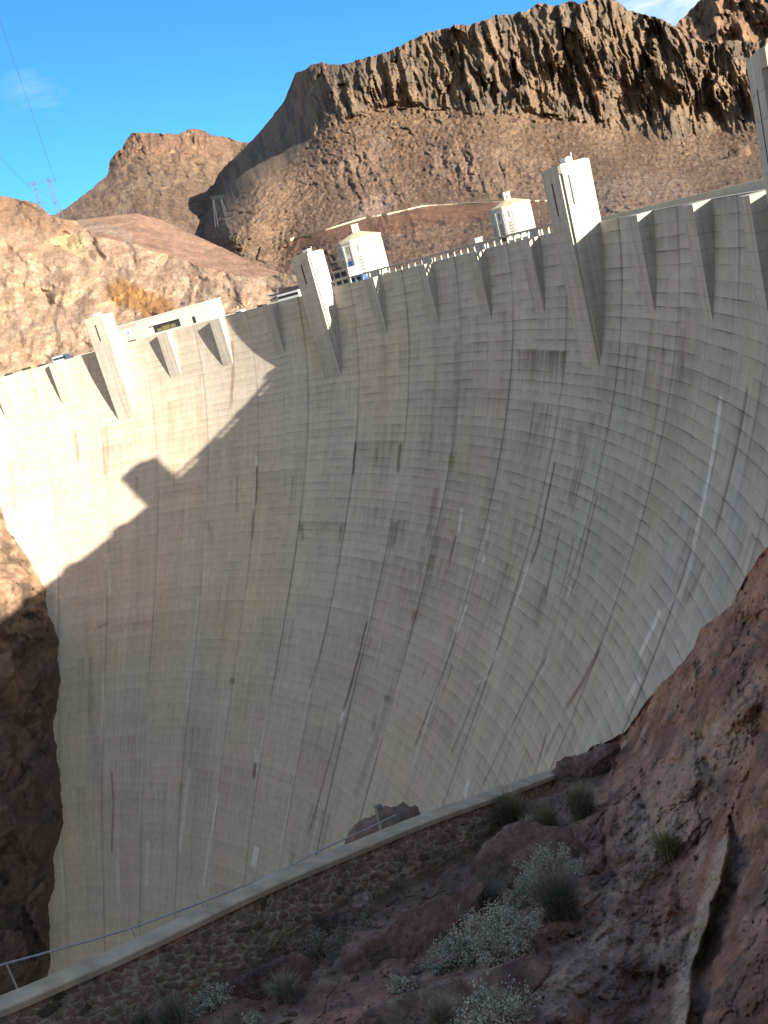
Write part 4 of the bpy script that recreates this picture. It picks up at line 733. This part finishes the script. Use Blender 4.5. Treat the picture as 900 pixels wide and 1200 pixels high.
# transmission towers and their lines
STEEL = plain('galvanised_steel', (.075, .085, .10), .6, 1.0, .05)
def pylon(pl, pr, arm, Dd, label, w=.35):
    """two lattice legs under one crossarm; pl / pr = (foot, top) pixels"""
    w = w*(.38 if Dd < 700 else .20); foot_l, top_l, foot_r, top_r_ = at(*pl[0], Dd), at(*pl[1], Dd), at(*pr[0], Dd), at(*pr[1], Dd)
    foot_l[2] -= 3; foot_r[2] -= 3
    root = thing('transmission_tower', (foot_l+foot_r)/2, label, 'pylon', 'transmission towers on the hills')
    dv = (top_r_-top_l); dv[2] = 0; dv /= np.linalg.norm(dv); nv = np.array([-dv[1], dv[0], 0])
    for f_, t_ in ((foot_l, top_l), (foot_r, top_r_)):
        mb = MB(); h = np.linalg.norm(t_-f_); n_ = 7
        cs = [[f_+(t_-f_)*q+(dv*sx+nv*sy)*h*(.055-.035*q) for sx, sy in ((-1, -1), (1, -1), (1, 1), (-1, 1))] for q in np.linspace(0, 1, n_)]
        for a_, b_ in zip(cs[:-1], cs[1:]):
            for i in range(4): mb.bar(a_[i], b_[i], w); mb.bar(a_[i], b_[(i+1) % 4], w*.7); mb.bar(b_[i], b_[(i+1) % 4], w*.7)
        local(mb.build('lattice_leg', STEEL), root)
    mb = MB(); n_ = 5; 
    for q0, q1 in ((.15, .5), (.5, .85)):
        mb.bar(foot_l+(top_l-foot_l)*q0, foot_r+(top_r_-foot_r)*q1, w*.8); mb.bar(foot_l+(top_l-foot_l)*q1, foot_r+(top_r_-foot_r)*q0, w*.8)
    mb.bar(foot_l+(top_l-foot_l)*.5, foot_r+(top_r_-foot_r)*.5, w*.8); local(mb.build('cross_bracing', STEEL), root)
    a_, b_ = at(*arm[0], Dd), at(*arm[1], Dd); mb = MB(); up = np.array([0, 0, 1.4*Dd/600]); Qn = [a_+(b_-a_)*q for q in np.linspace(0, 1, 8)]
    for p, q in zip(Qn[:-1], Qn[1:]): mb.bar(p, q, w); mb.bar(p+up, q+up, w); mb.bar(p, q+up, w*.7); mb.bar(p, p+up, w*.7)
    local(mb.build('crossarm', STEEL), root)
    for q in (.06, .5, .94):
        p = a_+(b_-a_)*q; mb = MB(); mb.bar(p, p-up*1.3, w*.9, 6); local(mb.build('insulator', STEEL), root)
    return root
pylon(((50, 257), (39, 212)), ((73, 260), (56, 208)), ((33, 218), (67, 211)), 575, 'large lattice pylon standing on the left skyline', .42)
pylon(((253, 262), (250, 234)), ((268, 262), (259, 233)), ((247, 233), (264, 231)), 870, 'small lattice pylon in front of the dark left end of the mesa', .45)
pylon(((447, 187), (441, 157)), ((460, 186), (451, 156)), ((437, 157), (459, 155)), 1080, 'faint lattice pylon on the scree right below the mesa cliff', .5)
CAB = plain('cable_grey', (.10, .10, .11), .6)
for p0, p1, lab in (((65, 212), [(-60, -150), 330], 'overhead cable rising from the pylon towards the top of the photo, the steeper one'), ((34, 219), [(-150, 10), 330], 'overhead cable leaving the pylon at the left, the lower one')):
    a_, b_ = at(*p0, 575), at(*p1[0], p1[1]); mb = MB(); qs = np.linspace(0, 1, 25); Z = [a_+(b_-a_)*q-np.array([0, 0, 14*q*(1-q)]) for q in qs]
    for p, q in zip(Z[:-1], Z[1:]): mb.bar(p, q, .17, 5)
    tag(mb.build('power_line', CAB), lab, 'cable', 'overhead cables')
# ================================================================== FOREGROUND
def surf(px, py):
    """a point on the rock slope seen at this pixel, and its distance"""
    px, py = np.array([float(px)]), np.array([float(py)]); D0 = dr(px, py); P = at(px, py, D0); d = float((D0-rel_r(px, py, D0, P))[0]); return at(px[0], py[0], d), d
# --- rubble masonry wall with a concrete coping
capl = A3([(-150, 1236, 14.9), (-60, 1193, 15.7), (0, 1168, 16.3), (75, 1138, 17.3), (150, 1107, 18.35), (225, 1076, 19.6), (300, 1044, 20.95), (360, 1020, 22.0), (420, 994, 23.05), (470, 972, 24.1), (520, 950, 25.15), (560, 930, 26.0), (600, 916, 27.1), (635, 909, 28.3), (662, 906, 29.5), (700, 892, 30.8)], float)
cp = at(capl[:, 0], capl[:, 1], capl[:, 2])
sl_ = np.concatenate([[0], np.cumsum(np.linalg.norm(np.diff(cp[:, :2], axis=0), axis=1))]); ss = np.arange(0, sl_[-1], .035)
cz = np.polyval(np.polyfit(sl_, cp[:, 2], 3), ss); cx = np.interp(ss, sl_, cp[:, 0]); cy = np.interp(ss, sl_, cp[:, 1])
ker = np.ones(41)/41; pad = lambda v: np.convolve(np.pad(v, 20, mode='reflect', reflect_type='odd'), ker, 'valid'); cx, cy = pad(cx), pad(cy)
tx, ty = np.gradient(cx), np.gradient(cy); tl = np.hypot(tx, ty); tx /= tl; ty /= tl; nxx, nyy = ty, -tx
sgn = np.sign(((CAM[0]-cx)*nxx+(CAM[1]-cy)*nyy).mean()); nxx *= sgn; nyy *= sgn              # towards the camera
wall = thing('stone_wall', (cx[len(cx)//2], cy[len(cx)//2], cz[len(cx)//2]-1), 'rubble stone wall with a pale concrete coping above the canyon', 'wall')
hh = np.arange(0, 2.3, .035); Sg, Hg = np.meshgrid(ss, hh); q = np.stack([Sg+.02*perlin(Sg*4, Hg*4, 1.)+.13*fbm(Sg*.9, Hg*1.1, 3., 2), Hg*1.35+.02*perlin(Sg*4, Hg*4, 7.)+.13*fbm(Sg*.9, Hg*1.1, 13., 2), Sg*0+.5*.27], -1)
hf, edge_, rnd_ = facet(q, .27, 3, .25, .4)
st = sstep(.06, .18, edge_); hx = .016*st+.02*hf*st+.006*fbm(Sg*14, Hg*14, 2.)
Xw = np.stack([cx[None]+nxx[None]*(.17+hx), cy[None]+nyy[None]*(.17+hx), cz[None]-.10-Hg], -1)
cw = mix(A3([.46, .275, .195])*np.ones(Sg.shape+(3,)), A3([.31, .19, .145]), rnd_); cw = mix(cw, A3([.36, .26, .19]), sstep(.75, .95, (rnd_*7.3) % 1)); cw *= (1+.35*fbm(Sg*6, Hg*6, 4., 5, .6))[..., None]
cw = mix(A3([.58, .50, .38])*(1+.12*fbm(Sg*3, Hg*3, 9.))[..., None], cw, sstep(.07, .12, edge_)); cw = mix(cw, A3([.04, .03, .03]), ((rnd_*13.7) % 1 > .975)*.6)
local(grid_mesh('masonry', Xw, M_FORE, cw, flip=True), wall)
mb = MB(); pr = [(.27, -.13), (.27, -.012), (.24, .012), (-.24, .012), (-.27, -.012), (-.27, -.13)]; idxs = list(range(0, len(ss), 5))
ring_ = [[(cx[i]+nxx[i]*o_, cy[i]+nyy[i]*o_, cz[i]+z_) for o_, z_ in pr] for i in idxs]
V = [v for r_ in ring_ for v in r_]; n6 = len(pr); Fq = [(i*n6+j, i*n6+(j+1) % n6, (i+1)*n6+(j+1) % n6, (i+1)*n6+j) for i in range(len(idxs)-1) for j in range(n6)]
mb.add(V, Fq); COPE = plain('coping_concrete', (.55, .425, .285), .9, 1.6, .26, bstr=.25); local(mb.build('coping', COPE), wall)
mb = MB(); 
back = [[(cx[i]-nxx[i]*.18, cy[i]-nyy[i]*.18, cz[i]-.10), (cx[i]-nxx[i]*.18, cy[i]-nyy[i]*.18, cz[i]-2.6)] for i in idxs]
mb.add([v for r_ in back for v in r_], [(2*i, 2*i+1, 2*i+3, 2*i+2) for i in range(len(idxs)-1)]); local(mb.build('back_face', COPE), wall)
# --- pipe handrail beyond the wall
rl = thing('handrail', (cx[200]-nxx[200]*.6, cy[200]-nyy[200]*.6, cz[200]), 'thin grey pipe handrail running beyond the stone wall', 'handrail')
PIPE = plain('grey_pipe', (.40, .41, .44), .5, 3, .08)
pl_ = A3([(-120, 1172, 15.9), (0, 1131, 16.9), (100, 1104, 18.1), (160, 1086, 18.95), (233, 1059, 20.1), (260, 1048, 20.6), (327, 1022, 21.9), (378, 995, 22.9), (420, 976, 23.7), (464, 955, 24.8)], float); pp_ = at(pl_[:, 0], pl_[:, 1], pl_[:, 2]); tq = np.linspace(0, len(pp_)-1, 60); ps = np.stack([np.interp(tq, range(len(pp_)), pp_[:, i]) for i in range(3)], 1)
mb = MB()
for a_, b_ in zip(ps[:-1], ps[1:]): mb.bar(a_, b_, .04, 8)
local(mb.build('rail_pipe', PIPE, None, True), rl)
for px_ in (3, 157, 234, 373):
    i = np.argmin(np.abs(proj(ps)[0]-px_)); mb = MB(); mb.bar(ps[i], ps[i]-np.array([0, 0, 1.6]), .035, 8); local(mb.build('post', PIPE), rl)

# --- boulders
def boulder_mesh(name, L, Wd, Hh, seed, sub=5, cuts=15, rough=1.0):
    g_ = np.random.default_rng(seed); bm = bmesh.new(); bmesh.ops.create_icosphere(bm, subdivisions=sub, radius=1); me = bpy.data.meshes.new(name); bm.to_mesh(me); bm.free()
    n = len(me.vertices); v = np.zeros(n*3, np.float32); me.vertices.foreach_get('co', v); v = v.reshape(-1, 3).astype(float)
    nn = g_.normal(size=(cuts, 3)); nn /= np.linalg.norm(nn, axis=1, keepdims=True); dd = g_.uniform(.5, .92, cuts); dot = v@nn.T
    r = np.min(np.where(dot > .05, dd[None]/np.maximum(dot, .05), 9), axis=1); r = np.minimum(r, 1.25); v = v*r[:, None]*A3([L/2, Wd/2, Hh/2]); o = g_.uniform(0, 99)
    s = min(L, Wd, Hh); nv = v/np.linalg.norm(v, axis=1, keepdims=True)
    d = s*rough*(.09*fbm(v[:, 0]/s*1.2+o, v[:, 1]/s*1.2, v[:, 2]/s*1.2, 5, .55)+.20*blocks(v/s*1.7+o, 1., 3)+.07*blocks(v/s*4.5+o, 1., 5)+.035*ridged(v[:, 0]/s*5+o, v[:, 1]/s*5, v[:, 2]/s*5, 4)); v = v+nv*d[:, None]
    me.vertices.foreach_set('co', v.astype(np.float32).reshape(-1)); me.polygons.foreach_set('use_smooth', [True]*len(me.polygons)); me.update(); return me, v
def boulder(px, py, Lp, Wp, ang, label, seed, D=None, tone=(.25, .145, .112), mat=None, sink=.3, name='boulder', hh=.8, sub=6, grp='loose rocks on the slope'):
    if D is None: P, D = surf(px, py)
    else: P = at(px, py, D)
    m = D/FPX; L, Wd = Lp*m, Wp*m; me, v = boulder_mesh('boulder', L, Wd, Wd*hh, seed, sub)
    o_ = np.random.default_rng(seed).uniform(0, 50); n = fbm(v[:, 0]/Wd*2+o_, v[:, 1]/Wd*2, v[:, 2]/Wd*2); c = mix(A3(tone)*np.ones((len(v), 3)), A3(tone)*.6, sstep(-.2, .5, n)); c = mix(c, A3(tone)*1.45, sstep(.2, .7, fbm(v[:, 0]/Wd*3, v[:, 1]/Wd*3+o_, v[:, 2]/Wd*3))*.6)
    ca = me.color_attributes.new('Col', 'FLOAT_COLOR', 'POINT'); C4 = np.ones((len(v), 4), np.float32); C4[:, :3] = c; ca.data.foreach_set('color', C4.reshape(-1))
    o = link(name, me, mat or M_FORE); a_ = math.radians(ang); X_ = RT*math.cos(a_)+UP*math.sin(a_); Z_ = -FW; Z_ = Z_+np.array([0, 0, .6]); Z_ -= X_*(Z_@X_); Z_ /= np.linalg.norm(Z_); Y_ = np.cross(Z_, X_)
    Mx = Matrix.Identity(4); P = P+Z_*Wd*hh*(.5-sink)*.5
    for i in range(3): Mx[i][0] = X_[i]; Mx[i][1] = Y_[i]; Mx[i][2] = Z_[i]; Mx[i][3] = P[i]
    o.matrix_world = Mx; return tag(o, label, 'boulder', grp)
boulder(606, 1032, 235, 92, 38, 'big reddish boulder ridge below the grass by the wall, right of the black stake', 3, sink=.15)
boulder(452, 1118, 300, 82, 33, 'long reddish boulder running up from the bottom edge, left of the grey shrubs', 11, sink=.2)
boulder(492, 1190, 270, 70, 24, 'low reddish boulder along the bottom edge, below the grey shrubs', 6, sink=.25, tone=(0.290, 0.176, 0.141))
boulder(306, 1160, 118, 84, 28, 'dark red boulder left of the pale grass tuft at the bottom left', 9, sink=.1, tone=(0.189, 0.105, 0.089))
boulder(352, 1114, 52, 32, 20, 'small dark red rock wedged under the stone wall', 14)
boulder(322, 1098, 30, 17, 20, 'tiny red rock touching the foot of the stone wall', 17, tone=(0.304, 0.169, 0.131))
boulder(716, 894, 44, 20, 36, 'flat slab of rock perched on the ridge beside a small shrub', 21, tone=(0.290, 0.183, 0.157), sink=-.1)
boulder(681, 908, 92, 52, 42, 'brown rock at the right end of the stone wall', 22, tone=(0.217, 0.127, 0.104))
boulder(642, 952, 62, 42, 20, 'pinkish rock between two grass tufts near the end of the wall', 23, tone=(0.290, 0.176, 0.150))
boulder(494, 1070, 165, 190, 8, 'red rock outcrop beyond the wall with a concrete stub on it', 24, D=27.6, tone=(.205, .135, .108), grp=None, hh=.6)
boulder(418, 1062, 46, 24, 25, 'pale pinkish rock below the wall, left of the black stake', 28, tone=(0.392, 0.281, 0.248))
boulder(388, 1085, 60, 30, 20, 'dark weathered rock on the slope below the pale pinkish rock', 29, tone=(0.131, 0.091, 0.085))
boulder(618, 981, 13, 6, -25, 'small smooth pale stone lying below the big shrub at the wall end', 31, tone=(0.609, 0.619, 0.613), name='pale_stone', sink=-.3, sub=3)
for px, py, L, W_, lab, s, D in ((868, 183, 38, 24, 'large dark boulder on the scree beside the right edge', 41, 800), (803, 181, 17, 10, 'dark boulder on the scree, left of the largest one at the right edge', 42, 830), (604, 143, 20, 12, 'grey boulder below the mesa cliff above the right intake tower', 44, 1240), (309, 301, 26, 18, 'dark boulder on the flat left of the second crest tower', 43, 640)):
    D = float((lambda a_, b_: (lambda d0: d0-rel_m(a_, b_, d0, None))(dm(a_, b_)))(np.array([float(px)]), np.array([float(py)]))[0]) if D > 700 else D
    boulder(px, py, L, W_, 10, lab, s, D=D, tone=(.12, .08, .06), mat=M_FAR, sub=4, grp='boulders on the far scree')

# --- loose rubble
sv = []
for k_ in range(5):
    me, v = boulder_mesh('loose_stone', 1, .8, .62, 60+k_, 3); ca = me.color_attributes.new('Col', 'FLOAT_COLOR', 'POINT'); C4 = np.ones((len(v), 4), np.float32); C4[:, :3] = A3([.26, .16, .125])*(.7+.15*k_); ca.data.foreach_set('color', C4.reshape(-1)); me.materials.append(M_FORE); sv.append(me)
g_ = np.random.default_rng(5); made = 0
while made < 150:
    if g_.random() < .7: x_ = g_.uniform(240, 660); y_ = top_r(x_)+g_.uniform(6, 150)
    else: x_ = g_.uniform(640, 890); y_ = g_.uniform(900, 1195)
    if y_ > 1200: continue
    P, D = surf(x_, y_); s_ = g_.uniform(2.5, 8)*(1 if g_.random() < .8 else 1.8)*D/FPX; o = bpy.data.objects.new('loose_stone', sv[made % 5]); COL.objects.link(o); o.location = P+np.array([0, 0, s_*.12]); o.rotation_euler = tuple(g_.uniform(0, 6.28, 3)); o.scale = (s_,)*3
    tag(o, 'small loose stone lying on the shaded red slope below the stone wall', 'stone', 'small loose stones on the slope'); made += 1

# --- concrete stub on the outcrop, and a steel stake by the wall
P = at(449, 969, 26.3); st_ = thing('concrete_stub', P, 'short grey concrete stub leaning on the red outcrop', 'post'); tl_ = at(443, 944, 26.3)
mb = MB(); mb.bar(P-np.array([0, 0, .3]), tl_, .22, 4, .19); local(mb.build('stub', plain('old_concrete', (.22, .21, .19), .9, 4, .2, bstr=.3)), st_)
mb = MB(); mb.bar(P-np.array([0, 0, .45]), P-np.array([0, 0, .12]), .62, 8, .42); local(mb.build('footing', plain('old_footing', (.19, .17, .15), .9, 4, .2, bstr=.3)), st_)
P, d = surf(479, 1019); tp = at(472, 995, d-.05); mb = MB(); mb.bar(P-np.array([0, 0, .1]), tp, .035, 6); tag(mb.build('stake', plain('black_steel', (.012, .012, .014), .6)), 'thin black stake leaning against the foot of the stone wall', 'stake')
for pts, lab in (([(652, 1001), (640, 1001), (633, 1012), (626, 1030), (618, 1052)], 'black hose crossing the rock above the shrubs'), ([(575, 1132), (571, 1150), (565, 1170), (559, 1188), (553, 1206)], 'black hose hanging down below the big grey shrub')):
    Q = []
    for p in pts: P, d = surf(*p); Q.append(at(p[0], p[1], d-.12))
    mb = MB()
    for a_, b_ in zip(Q[:-1], Q[1:]): mb.bar(a_, b_, .035, 6)
    tag(mb.build('hose', bpy.data.materials['black_steel']), lab, 'hose', 'black hoses')

# --- plants
def leafmat(name, colr, var):
    m, t, b = newmat(name, .8); a = N(t, 'ShaderNodeVertexColor', layer_name='Col'); t.links.new(a.outputs[0], b.inputs['Base Color']); return m
LEAF = leafmat('leaf', None, 0); STEM = plain('dry_stem', (.16, .125, .095), .9, 8, .2)
def quads(name, C, A_, B_, colr, root):
    n = len(C); V = np.stack([C-A_-B_*.25, C+A_*.2-B_, C+A_, C+A_*.1+B_], 1).reshape(-1, 3); me = bpy.data.meshes.new(name)
    me.vertices.add(4*n); me.vertices.foreach_set('co', V.astype(np.float32).reshape(-1)); me.loops.add(4*n); me.loops.foreach_set('vertex_index', np.arange(4*n, dtype=np.int32)); me.polygons.add(n); me.polygons.foreach_set('loop_start', np.arange(0, 4*n, 4, dtype=np.int32)); me.update(calc_edges=True)
    ca = me.color_attributes.new('Col', 'FLOAT_COLOR', 'POINT'); c4 = np.ones((4*n, 4), np.float32); c4[:, :3] = np.repeat(colr, 4, 0); ca.data.foreach_set('color', c4.reshape(-1)); o = link(name, me, LEAF, root); return o
def shrub(px, py, rp, label, seed, col=(.35, .35, .275), dens=1.0, flat_=.75, leaf=.022):
    g_ = np.random.default_rng(seed); P, D = surf(px, py+rp*.55); r = rp*D/FPX; root = thing('shrub', P, label, 'shrub', 'grey shrubs on the slope'); mb = MB(); C = []
    nb = int(26*dens+8)
    for b_ in range(nb):
        az, el = g_.uniform(0, 6.28), math.asin(g_.uniform(.08, 1)); d = np.array([math.cos(az)*math.cos(el), math.sin(az)*math.cos(el), math.sin(el)*flat_*1.3]); L = r*g_.uniform(.75, 1.2); mid = d*L*.5+g_.normal(size=3)*r*.06; tip = d*L+g_.normal(size=3)*r*.08
        mb.bar((0, 0, -.05), mid, .016, 4, .010); mb.bar(mid, tip, .010, 4, .005)
        k = int(80*dens*max(.5, min(1.6, r/.5))); w = g_.uniform(.35, 1, (k, 1))**.6; pos = np.where(w < .5, mid*w*2, mid+(tip-mid)*(w*2-1)); C.append(pos+g_.normal(size=(k, 3))*r*.085)
        for s_ in range(3):
            q_ = mid+(tip-mid)*g_.uniform(.1, .9); e_ = q_+g_.normal(size=3)*r*.16+d*r*.1; mb.bar(q_, e_, .006, 3, .003); C.append(e_+g_.normal(size=(7, 3))*r*.05)
    mb.build('stems', STEM, root); C = np.concatenate(C); C = C[C[:, 2] > -.1]; n = len(C); A_ = g_.normal(size=(n, 3)); A_ /= np.linalg.norm(A_, axis=1, keepdims=True); B_ = np.cross(A_, g_.normal(size=(n, 3))); B_ /= np.linalg.norm(B_, axis=1, keepdims=True); s_ = leaf*g_.uniform(.6, 1.35, (n, 1))
    colr = A3(col)*1.4*A3([1.05, 1, .93])*(1+.16*g_.normal(size=(n, 1))); colr = np.clip(colr, .05, .7); quads('foliage', C, A_*s_, B_*s_*.55, colr, root); return root
def tuft(px, py, rp, label, seed, col=(.21, .185, .115), n=420, lean=(0, 0), dead=.15, hgt=1.25):
    g_ = np.random.default_rng(seed); P, D = surf(px, py+rp*.55); r = rp*D/FPX; root = thing('grass_tuft', P, label, 'grass', 'grass tufts on the slope'); V, Fq, Cc = [], [], []
    side = np.array([RT[0], RT[1], 0]); side /= np.linalg.norm(side)
    for i in range(int(n*1.6)):
        az = g_.uniform(0, 6.28); out = np.array([math.cos(az), math.sin(az), 0])*g_.uniform(.05, .8)+side*lean[0]; L = r*hgt*g_.uniform(.6, 1.25); b0 = g_.normal(size=3)*r*.16*A3([1, 1, .1]); w = .0048*g_.uniform(.7, 1.4)*max(1, D/14)
        sd = np.cross(out+g_.normal(size=3)*.2, (0, 0, 1)); sd /= np.linalg.norm(sd)+1e-6; pts = [b0+np.array([0, 0, 1])*L*.85*t*(1-.30*t*np.linalg.norm(out))+out*L*(.25*t+.55*t*t) for t in (0, .35, .7, 1)]
        k = len(V); c = A3(col)*1.4*g_.uniform(.6, 1.4)
        if g_.random() < dead: c = A3([.34, .29, .21])*g_.uniform(.7, 1.2)
        for t_, p in zip((1, .9, .6, .12), pts): V += [p-sd*w*t_, p+sd*w*t_]; Cc += [c, c]
        Fq += [(k, k+1, k+3, k+2), (k+2, k+3, k+5, k+4), (k+4, k+5, k+7, k+6)]
    me = bpy.data.meshes.new('blades'); me.from_pydata([tuple(v) for v in V], [], Fq); ca = me.color_attributes.new('Col', 'FLOAT_COLOR', 'POINT'); c4 = np.ones((len(V), 4), np.float32); c4[:, :3] = np.array(Cc); ca.data.foreach_set('color', c4.reshape(-1)); link('blades', me, LEAF, root)
    mb = MB()
    for i in range(14):
        az = g_.uniform(0, 6.28); d = np.array([math.cos(az), math.sin(az), g_.uniform(.6, 1.8)]); d = d/np.linalg.norm(d)*r*g_.uniform(.6, 1.2); mb.bar((0, 0, 0), d*.5, .012, 4, .008); mb.bar(d*.5, d+g_.normal(size=3)*r*.15, .008, 4, .004)
    mb.build('stalks', STEM, root); return root
shrub(588, 1086, 50, 'large pale grey shrub in the middle of the slope, the biggest of all', 1, dens=1.5)
shrub(536, 1112, 36, 'grey shrub joined to the left side of the biggest shrub', 2, dens=1.1, col=(0.276, 0.284, 0.223))
shrub(648, 1012, 38, 'pale grey shrub spilling over the rock above the dark grass clump', 3, dens=1.2)
shrub(622, 1040, 26, 'small grey shrub just left of the dark grass clump', 4, dens=.9, col=(0.287, 0.294, 0.233))
shrub(578, 1178, 52, 'sparse grey shrub at the bottom edge right of centre', 5, dens=.8, col=(0.310, 0.315, 0.260))
shrub(622, 966, 17, 'small pale shrub beside the grass at the end of the wall', 6, dens=.8)
shrub(707, 879, 15, 'little pale shrub on the ridge against the dam', 7, dens=.8, col=(0.322, 0.336, 0.279))
shrub(415, 1098, 38, 'dusty dark shrub under the wall, left of the long boulder', 8, dens=.7, col=(0.184, 0.179, 0.135))
shrub(375, 1108, 28, 'dusty shrub left of another dusty shrub under the wall', 18, dens=.7, col=(0.196, 0.184, 0.140))
shrub(248, 1168, 26, 'grey shrub at the bottom left between grass and the dark red boulder', 9, dens=.9)
shrub(298, 1194, 16, 'tiny grey shrub at the bottom edge below the dark red boulder', 10, dens=.7)
shrub(472, 1152, 16, 'tiny green grey shrub in the gap between two long boulders', 12, dens=.6)
shrub(312, 1100, 18, 'small dark shrub against the middle of the stone wall', 13, dens=.6, col=(0.149, 0.147, 0.112))
tuft(600, 946, 32, 'olive grass tuft right in front of the end of the stone wall', 21, (.17, .15, .075), 520)
tuft(684, 938, 34, 'olive grass tuft under the perched slab', 22, (.17, .155, .09), 520)
tuft(645, 960, 34, 'dry grass tuft between the pinkish rock and the small pale shrub', 32, (.19, .16, .105), 420)
tuft(660, 1045, 50, 'dark bushy grass clump with dead stalks right of the grey shrubs', 23, (.15, .14, .11), 1100, dead=.4)
tuft(338, 1155, 30, 'pale dry grass tuft between the dark red and the long boulder', 24, (.27, .25, .17), 420, dead=.35)
tuft(205, 1186, 34, 'dry grass tuft at the bottom left corner below the wall', 25, (.20, .19, .13), 480)
tuft(532, 985, 20, 'short dry tuft against the wall right of the black stake', 26, (.21, .19, .12), 260)
tuft(548, 968, 16, 'smallest dry tuft at the foot of the wall under the long coping', 27, (.22, .19, .12), 220)
tuft(785, 988, 26, 'yellow green grass tuft alone on the bare rock at the right', 28, (.20, .175, .06), 380, dead=.3)
tuft(575, 1046, 38, 'greyish grass clump above the biggest shrub', 29, (.15, .145, .115), 480, dead=.3)
tuft(520, 1186, 34, 'dry grass tuft at the bottom edge left of the sparse shrub', 30, (.22, .20, .13), 420, dead=.3)
tuft(172, 1196, 22, 'short grass tuft at the very bottom left against the wall', 31, (.16, .155, .11), 260)
